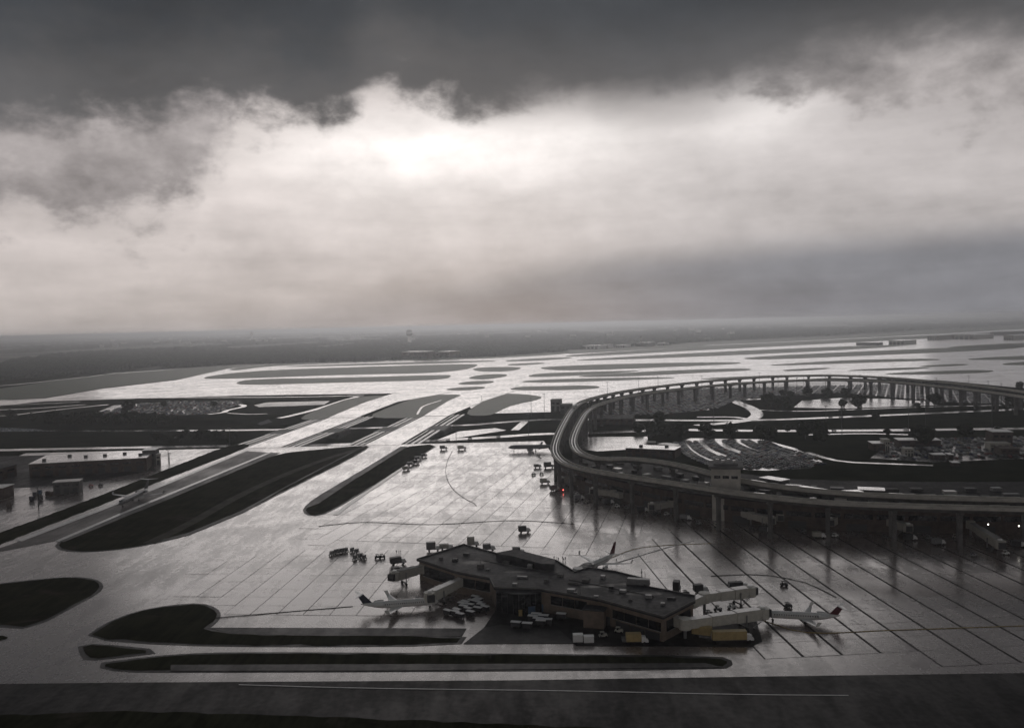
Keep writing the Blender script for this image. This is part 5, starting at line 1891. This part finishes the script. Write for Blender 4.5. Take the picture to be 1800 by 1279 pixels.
# ================================================================== BUILDINGS ON THE LEFT AND LANDSIDE
def shed(a, b_, depth_, h, label, wall_m, roof_m, name='warehouse', doors=6, cat='building', units=0, parapet=True):
    """building whose front base runs from ground point a to b"""
    a, b_ = Vector(a), Vector(b_)
    d = b_ - a
    d.z = 0
    Ln = d.length
    rz = math.atan2(d.y, d.x)
    c = (a + b_) / 2 + Vector((-math.sin(rz), math.cos(rz), 0)) * depth_ / 2
    root = thing(name, label, cat, (c.x, c.y, a.z), rz)
    MB().box((0, 0, h / 2 - .2), (Ln, depth_, h)).build('wall', wall_m, root)
    rf = MB().box((0, 0, h + .0), (Ln + .8, depth_ + .8, .4)).build('roof', roof_m, root)
    for i in range(doors):
        x = (i + .5) / doors * Ln - Ln / 2
        MB().box((x, -depth_ / 2 - .06, h * .22), (Ln / doors * .55, .14, h * .42)).build('door', M_DMETAL, root)
        MB().box((x, -depth_ / 2 - .05, h * .68), (Ln / doors * .6, .12, h * .14)).build('window', M_GLASS, root)
    for i in range(units):
        x = (i + .5) / units * Ln - Ln / 2
        MB().box((x, random.uniform(-.25, .25) * depth_, h + .9), (2.6, 2.4, 1.4)).build('rooftop_unit', M_DMETAL, rf)
    return root


shed(W(52, 839, 0), W(258, 827, 0), 46, 10.5, 'long dark cargo shed with pale flat roof left of the taxiways', M_WALL_D, M_ROOF_W, doors=9, units=6)
shed(W(251, 819, 0), W(273, 818, 0), 14, 13, 'white topped block at the right end of the cargo shed', M_WALL_G, M_WHITE, doors=2)
shed(W(274, 817, 0), W(283, 816, 0), 8, 9, 'small pale tower next to the white topped block', M_CREAM_D, M_WHITE, doors=1)
shed(W(94, 868, 0), W(140, 865, 0), 10, 8, 'grey box shaped hut with pale roof on the left cargo apron', M_WALL_G, M_BEAM, name='hut', doors=3)
shed(W(-60, 862, 0), W(30, 836, 0), 50, 9, 'dark hangar cut off by the left edge', M_WALL_D, M_ROOF, name='hangar', doors=4)
shed(W(-60, 880, 0), W(5, 878, 0), 14, 8, 'small dark building with white trim at the left edge', M_WALL_D, M_WHITE, doors=2)
shed(W(1035, 746, 0), W(1090, 746, 0), 40, 6, 'low building with broad grey roof right of the guideway bend', M_WALL_D, M_CONC_D, doors=5)
shed(W(1091, 745.5, 0), W(1112, 745.5, 0), 40, 6, 'small dark annex beside the broad grey roof', M_WALL_D, M_ROOF, doors=2)
shed(W(1100, 802, 0), W(1186, 806, 0), 20, 7, 'brown walled building with pale roof left of the car rows', M_WALL_D, M_ROOF_W, doors=6, units=2)
shed(W(1138, 788, 0), W(1152, 788, 0), 10, 5, 'small grey kiosk at the plaza corner', M_CONC, M_CONC, name='kiosk', doors=1)
shed(W(1156, 790, 0), W(1182, 794, 0), 10, 5, 'long pale shed beside the curved car park', M_CONC, M_BEAM, doors=3)
shed(W(968, 722, 0), W(985, 722, 0), 14, 14, 'patterned concrete block by the guideway bend', M_CONC, M_CONC, doors=2)
shed(W(985, 727, 0), W(1003, 727, 0), 18, 11, 'grey block half behind the guideway bend', M_WALL_G, M_CONC, doors=2)
for (xa, xb, y, h, dp, lb, rm) in [(1534, 1556, 792, 6, 14, 'low white building left of the tall dark tree, left wing', M_WHITE), (1580, 1654, 786, 6, 14, 'long low white roofed building behind the tall dark tree', M_WHITE),
                                   (1553, 1564, 792, 9, 10, 'small tan block beside the low white building', M_CREAM_D), (1745, 1780, 784, 12, 16, 'white building with reddish side near the right edge', M_WHITE),
                                   (1740, 1776, 792, 6, 10, 'low pale building before the white one near the right edge', M_CREAM_D), (1760, 1792, 802, 6, 14, 'low brown building at the right edge', M_WALL_D),
                                   (1640, 1662, 808, 4, 8, 'low white kiosk row below the right lot, first', M_WHITE), (1668, 1676, 808, 4, 8, 'low white kiosk row below the right lot, second', M_WHITE),
                                   (1590, 1606, 802, 6, 8, 'small pale block left of the right lot', M_CREAM_D), (1675, 1687, 820, 3, 6, 'tiny white hut on the dark verge', M_WHITE)]:
    shed(W(xa, y, 0), W(xb, y, 0), dp, h, lb, M_WALL_D if rm is not M_CREAM_D else M_CREAM_D, rm, doors=3)
for (xa, xb, y, h, dp, lb, rm) in [(706, 745, 629, 22, 60, 'tan office block among the far trees, left wing', M_WALL), (728, 752, 631, 24, 40, 'brown middle wing of the far office block', M_WALL_D), (746, 772, 630, 20, 50, 'brown right wing of the far office block', M_WALL_D),
                                   (770, 791, 629, 22, 60, 'tan right wing of the far office block', M_WALL),
                                   (1024, 1052, 613, 14, 60, 'white far shed with long roof beyond the field', M_WHITE), (1061, 1069, 612, 16, 40, 'narrow white far shed beyond the field', M_WHITE), (1082, 1098, 611, 12, 50, 'third white far shed beyond the field', M_WHITE),
                                   (1117, 1137, 608.5, 16, 60, 'dark far building beside a mast beyond the field', M_WALL_G), (1155, 1168, 607, 12, 40, 'small white far shed right of the mast', M_WHITE),
                                   (1562, 1590, 605, 14, 120, 'pale far terminal block at the upper right', M_CREAM_D), (1630, 1647, 597, 18, 160, 'pale square far hangar at the upper right', M_CREAM_D),
                                   (1677, 1712, 595.5, 18, 180, 'long pale far hangar at the upper right', M_CREAM_D), (1764, 1782, 597, 18, 160, 'far hangar near the right edge', M_CREAM_D), (1740, 1800, 589, 16, 200, 'brown far buildings along the right horizon', M_WALL_D),
                                   (1505, 1545, 606, 9, 40, 'low dark far sheds left of the pale far block', M_WALL_G)]:
    shed(W(xa, y, 0), W(xb, y, 0), dp, h, lb, rm, M_ROOF_W if rm is not M_WALL_D else M_CONC_D, doors=4, cat='building')
# pale specks of the far town
for i in range(46):
    x = random.choice([random.uniform(150, 640), random.uniform(640, 1330)])
    yh_ = 591.6 - x * .0234
    y = yh_ + random.uniform(11, 30 if x > 560 else 24)
    p = W(x, y, 0)
    o = MB()
    wd = random.uniform(12, 60)
    o.box((0, 0, 6 + 5), (wd, random.uniform(12, 24), 22))
    o.box((0, 0, 23), (wd * .96, 14, 2.4), 0, 0, (.9, .4))
    o = o.build('distant_building', M_WHITE, None, p, random.uniform(-.3, .3))
    tag(o, 'tiny pale building among the hazy trees of the far town', 'building', 'buildings of the far town')


def water_tower(px, py_base, py_top, label):
    p = W(px, py_base, 0)
    h = H - (H) * ((py_top - (591.6 - px * .0234)) / (py_base - (591.6 - px * .0234)))
    root = thing('water_tower', label, 'water tower', p)
    r = h * .23
    rings = []
    for z, k in ((h * .55, .5), (h * .62, .9), (h * .72, 1.0), (h * .88, .96), (h * .96, .7), (h, .15)):
        rings.append([Vector((r * k * math.cos(a), r * k * math.sin(a), z)) for a in [2 * math.pi * i / 18 for i in range(18)]])
    MB().loft(rings).build('tank', M_TANK, root)
    MB().cyl((0, 0, 0), (0, 0, h * .56), r * .62, 16, r * .5).build('stem', M_TANK, root)
    return root


water_tower(720, 604, 579.5, 'white water tower rising from the far woods')
water_tower(443, 597, 583, 'smaller white water tower far off to the left')
p = W(1127, 608, 0)
root = thing('control_tower', 'thin far mast beside the white far sheds', 'tower', p)
MB().cyl((0, 0, 0), (0, 0, 38), 3.2, 10, 2.4).build('shaft', M_CREAM_D, root)
MB().cyl((0, 0, 38), (0, 0, 45), 5, 10, 6).build('cab', M_WALL_G, root)

# ================================================================== LAMP POSTS
def lamp_post(px, py, h, label, grp, heads=2):
    p = W(px, py)
    root = thing('lamp_post', label, 'lamp post', p, random.uniform(0, 3), grp)
    MB().cyl((0, 0, 0), (0, 0, h), .34, 6, .2).build('pole', M_DMETAL, root)
    mb = MB()
    mb.cyl((0, 0, h - .1), (0, 0, h + .25), .9, 8)
    head = mb.build('crown', M_DMETAL, root)
    for k in range(heads):
        a = k * 6.283 / heads
        MB().box((1.3 * math.cos(a), 1.3 * math.sin(a), h - .2), (.9, .7, .4), a).build('lamp_head', M_METAL, root)
    return root


G_L = 'tall lamp masts across the airport'
for px, py, h, lb in [(934, 731, 22, 'thin lamp mast on the pale apron edge, left of two'), (957, 731, 27, 'thin lamp mast on the pale apron edge, right of two'), (802, 776, 24, 'lamp mast right of the right taxiway bridge'),
                      (929, 768, 24, 'lamp mast midway along the lower highway'), (847, 706, 8, 'short mast beside the right taxiway'), (1401, 724, 40, 'tall mast behind the large tree and pale lot'),
                      (1452, 757, 24, 'mast on the lower highway between the tree pair and tall tree'), (1480, 764, 26, 'mast right of the tree pair'), (1597, 758, 30, 'tall mast on the lower highway, left of two'),
                      (1627, 764, 32, 'tall mast beside the tall dark tree'), (1744, 762, 34, 'thick tall mast near the right edge'), (1703, 690, 24, 'mast rising above the far viaduct right part'),
                      (1123, 700, 30, 'mast above the far viaduct, first from the bend'), (1157, 698, 30, 'mast above the far viaduct, second from the bend'), (1234, 692, 27, 'mast above the far viaduct, third from the bend'),
                      (1335, 684, 26, 'mast above the far viaduct, fourth from the bend'), (1368, 690, 22, 'short mast right of the fourth along the viaduct'), (1413, 690, 24, 'mast above the crown of the viaduct'),
                      (1451, 690, 26, 'mast right of the viaduct crown'), (1512, 692, 27, 'mast above the right half of the viaduct, first'), (1533, 694, 25, 'mast above the right half of the viaduct, second'),
                      (1561, 696, 26, 'mast above the right half of the viaduct, third'), (1646, 700, 27, 'mast above the right half of the viaduct, fourth'), (1737, 708, 27, 'mast above the viaduct end at the right'),
                      (1760, 712, 26, 'last mast by the trees at the right edge'), (1068, 704, 26, 'mast just right of the bend'), (1255, 742, 26, 'mast over the slip road'), (68, 893, 14, 'thin mast on the left cargo apron'),
                      (298, 815, 9, 'short pale mast by the cargo shed, right'), (296, 808, 9, 'short pale mast by the cargo shed, left'), (404, 783, 18, 'thin mast left of the left taxiway bridge')]:
    lamp_post(px, py, h, lb, G_L, 3)

# lit floodlights under the right-hand guideway
for k, (x, y) in enumerate([(1683, 917), (1737, 921), (1791, 924)]):
    p = W(x, y, 8.6)
    root = thing('floodlight', ['lit floodlight on the terminal front, left of three at the right', 'lit floodlight on the terminal front, middle of three', 'lit floodlight on the terminal front, rightmost at the edge'][k], 'lamp', p, 0,
                 'lit floodlights on the terminal front')
    MB().box((0, .25, 0), (1.0, .5, .8)).build('housing', M_DMETAL, root)
    MB().cyl((0, -.02, 0), (0, -.06, 0), .3, 10).build('lens', M_LAMP, root)
    MB().beam((0, .4, .2), (0, 3.0, .2), .15, .15).build('bracket', M_DMETAL, root)
p = W(990, 861, 1.6)
root = thing('beacon_lamp', 'small lit red beacon by the terminal end', 'lamp', p)
MB().cyl((0, 0, -.15), (0, 0, .35), .3, 8).build('lens', M_LAMP_R, root)
MB().cyl((0, 0, -1.6), (0, 0, -.16), .12, 6).build('stand', M_DMETAL, root)

# ================================================================== HAZE
hz = bpy.data.materials.new('haze')
hz.use_nodes = True
ht = hz.node_tree
ht.nodes.clear()
vol = ht.nodes.new('ShaderNodeVolumePrincipled')
vol.inputs['Color'].default_value = (0.92, 0.95, 0.985, 1)
vol.inputs['Density'].default_value = 1.25e-4
vol.inputs['Anisotropy'].default_value = 0.8
ho = ht.nodes.new('ShaderNodeOutputMaterial')
ht.links.new(vol.outputs[0], ho.inputs['Volume'])
mb = MB()
mb.box((0, 21000, (118 - 7.4) / 2), (82000, 50000, 118 + 7.4))
o = mb.build('haze', hz)
o['kind'] = 'stuff'
o['label'] = 'thin rain haze lying over the airfield'
print('objects', len(bpy.data.objects), 'cells', len(cells), 'cars', car_n[0], 'spots', len(spots))
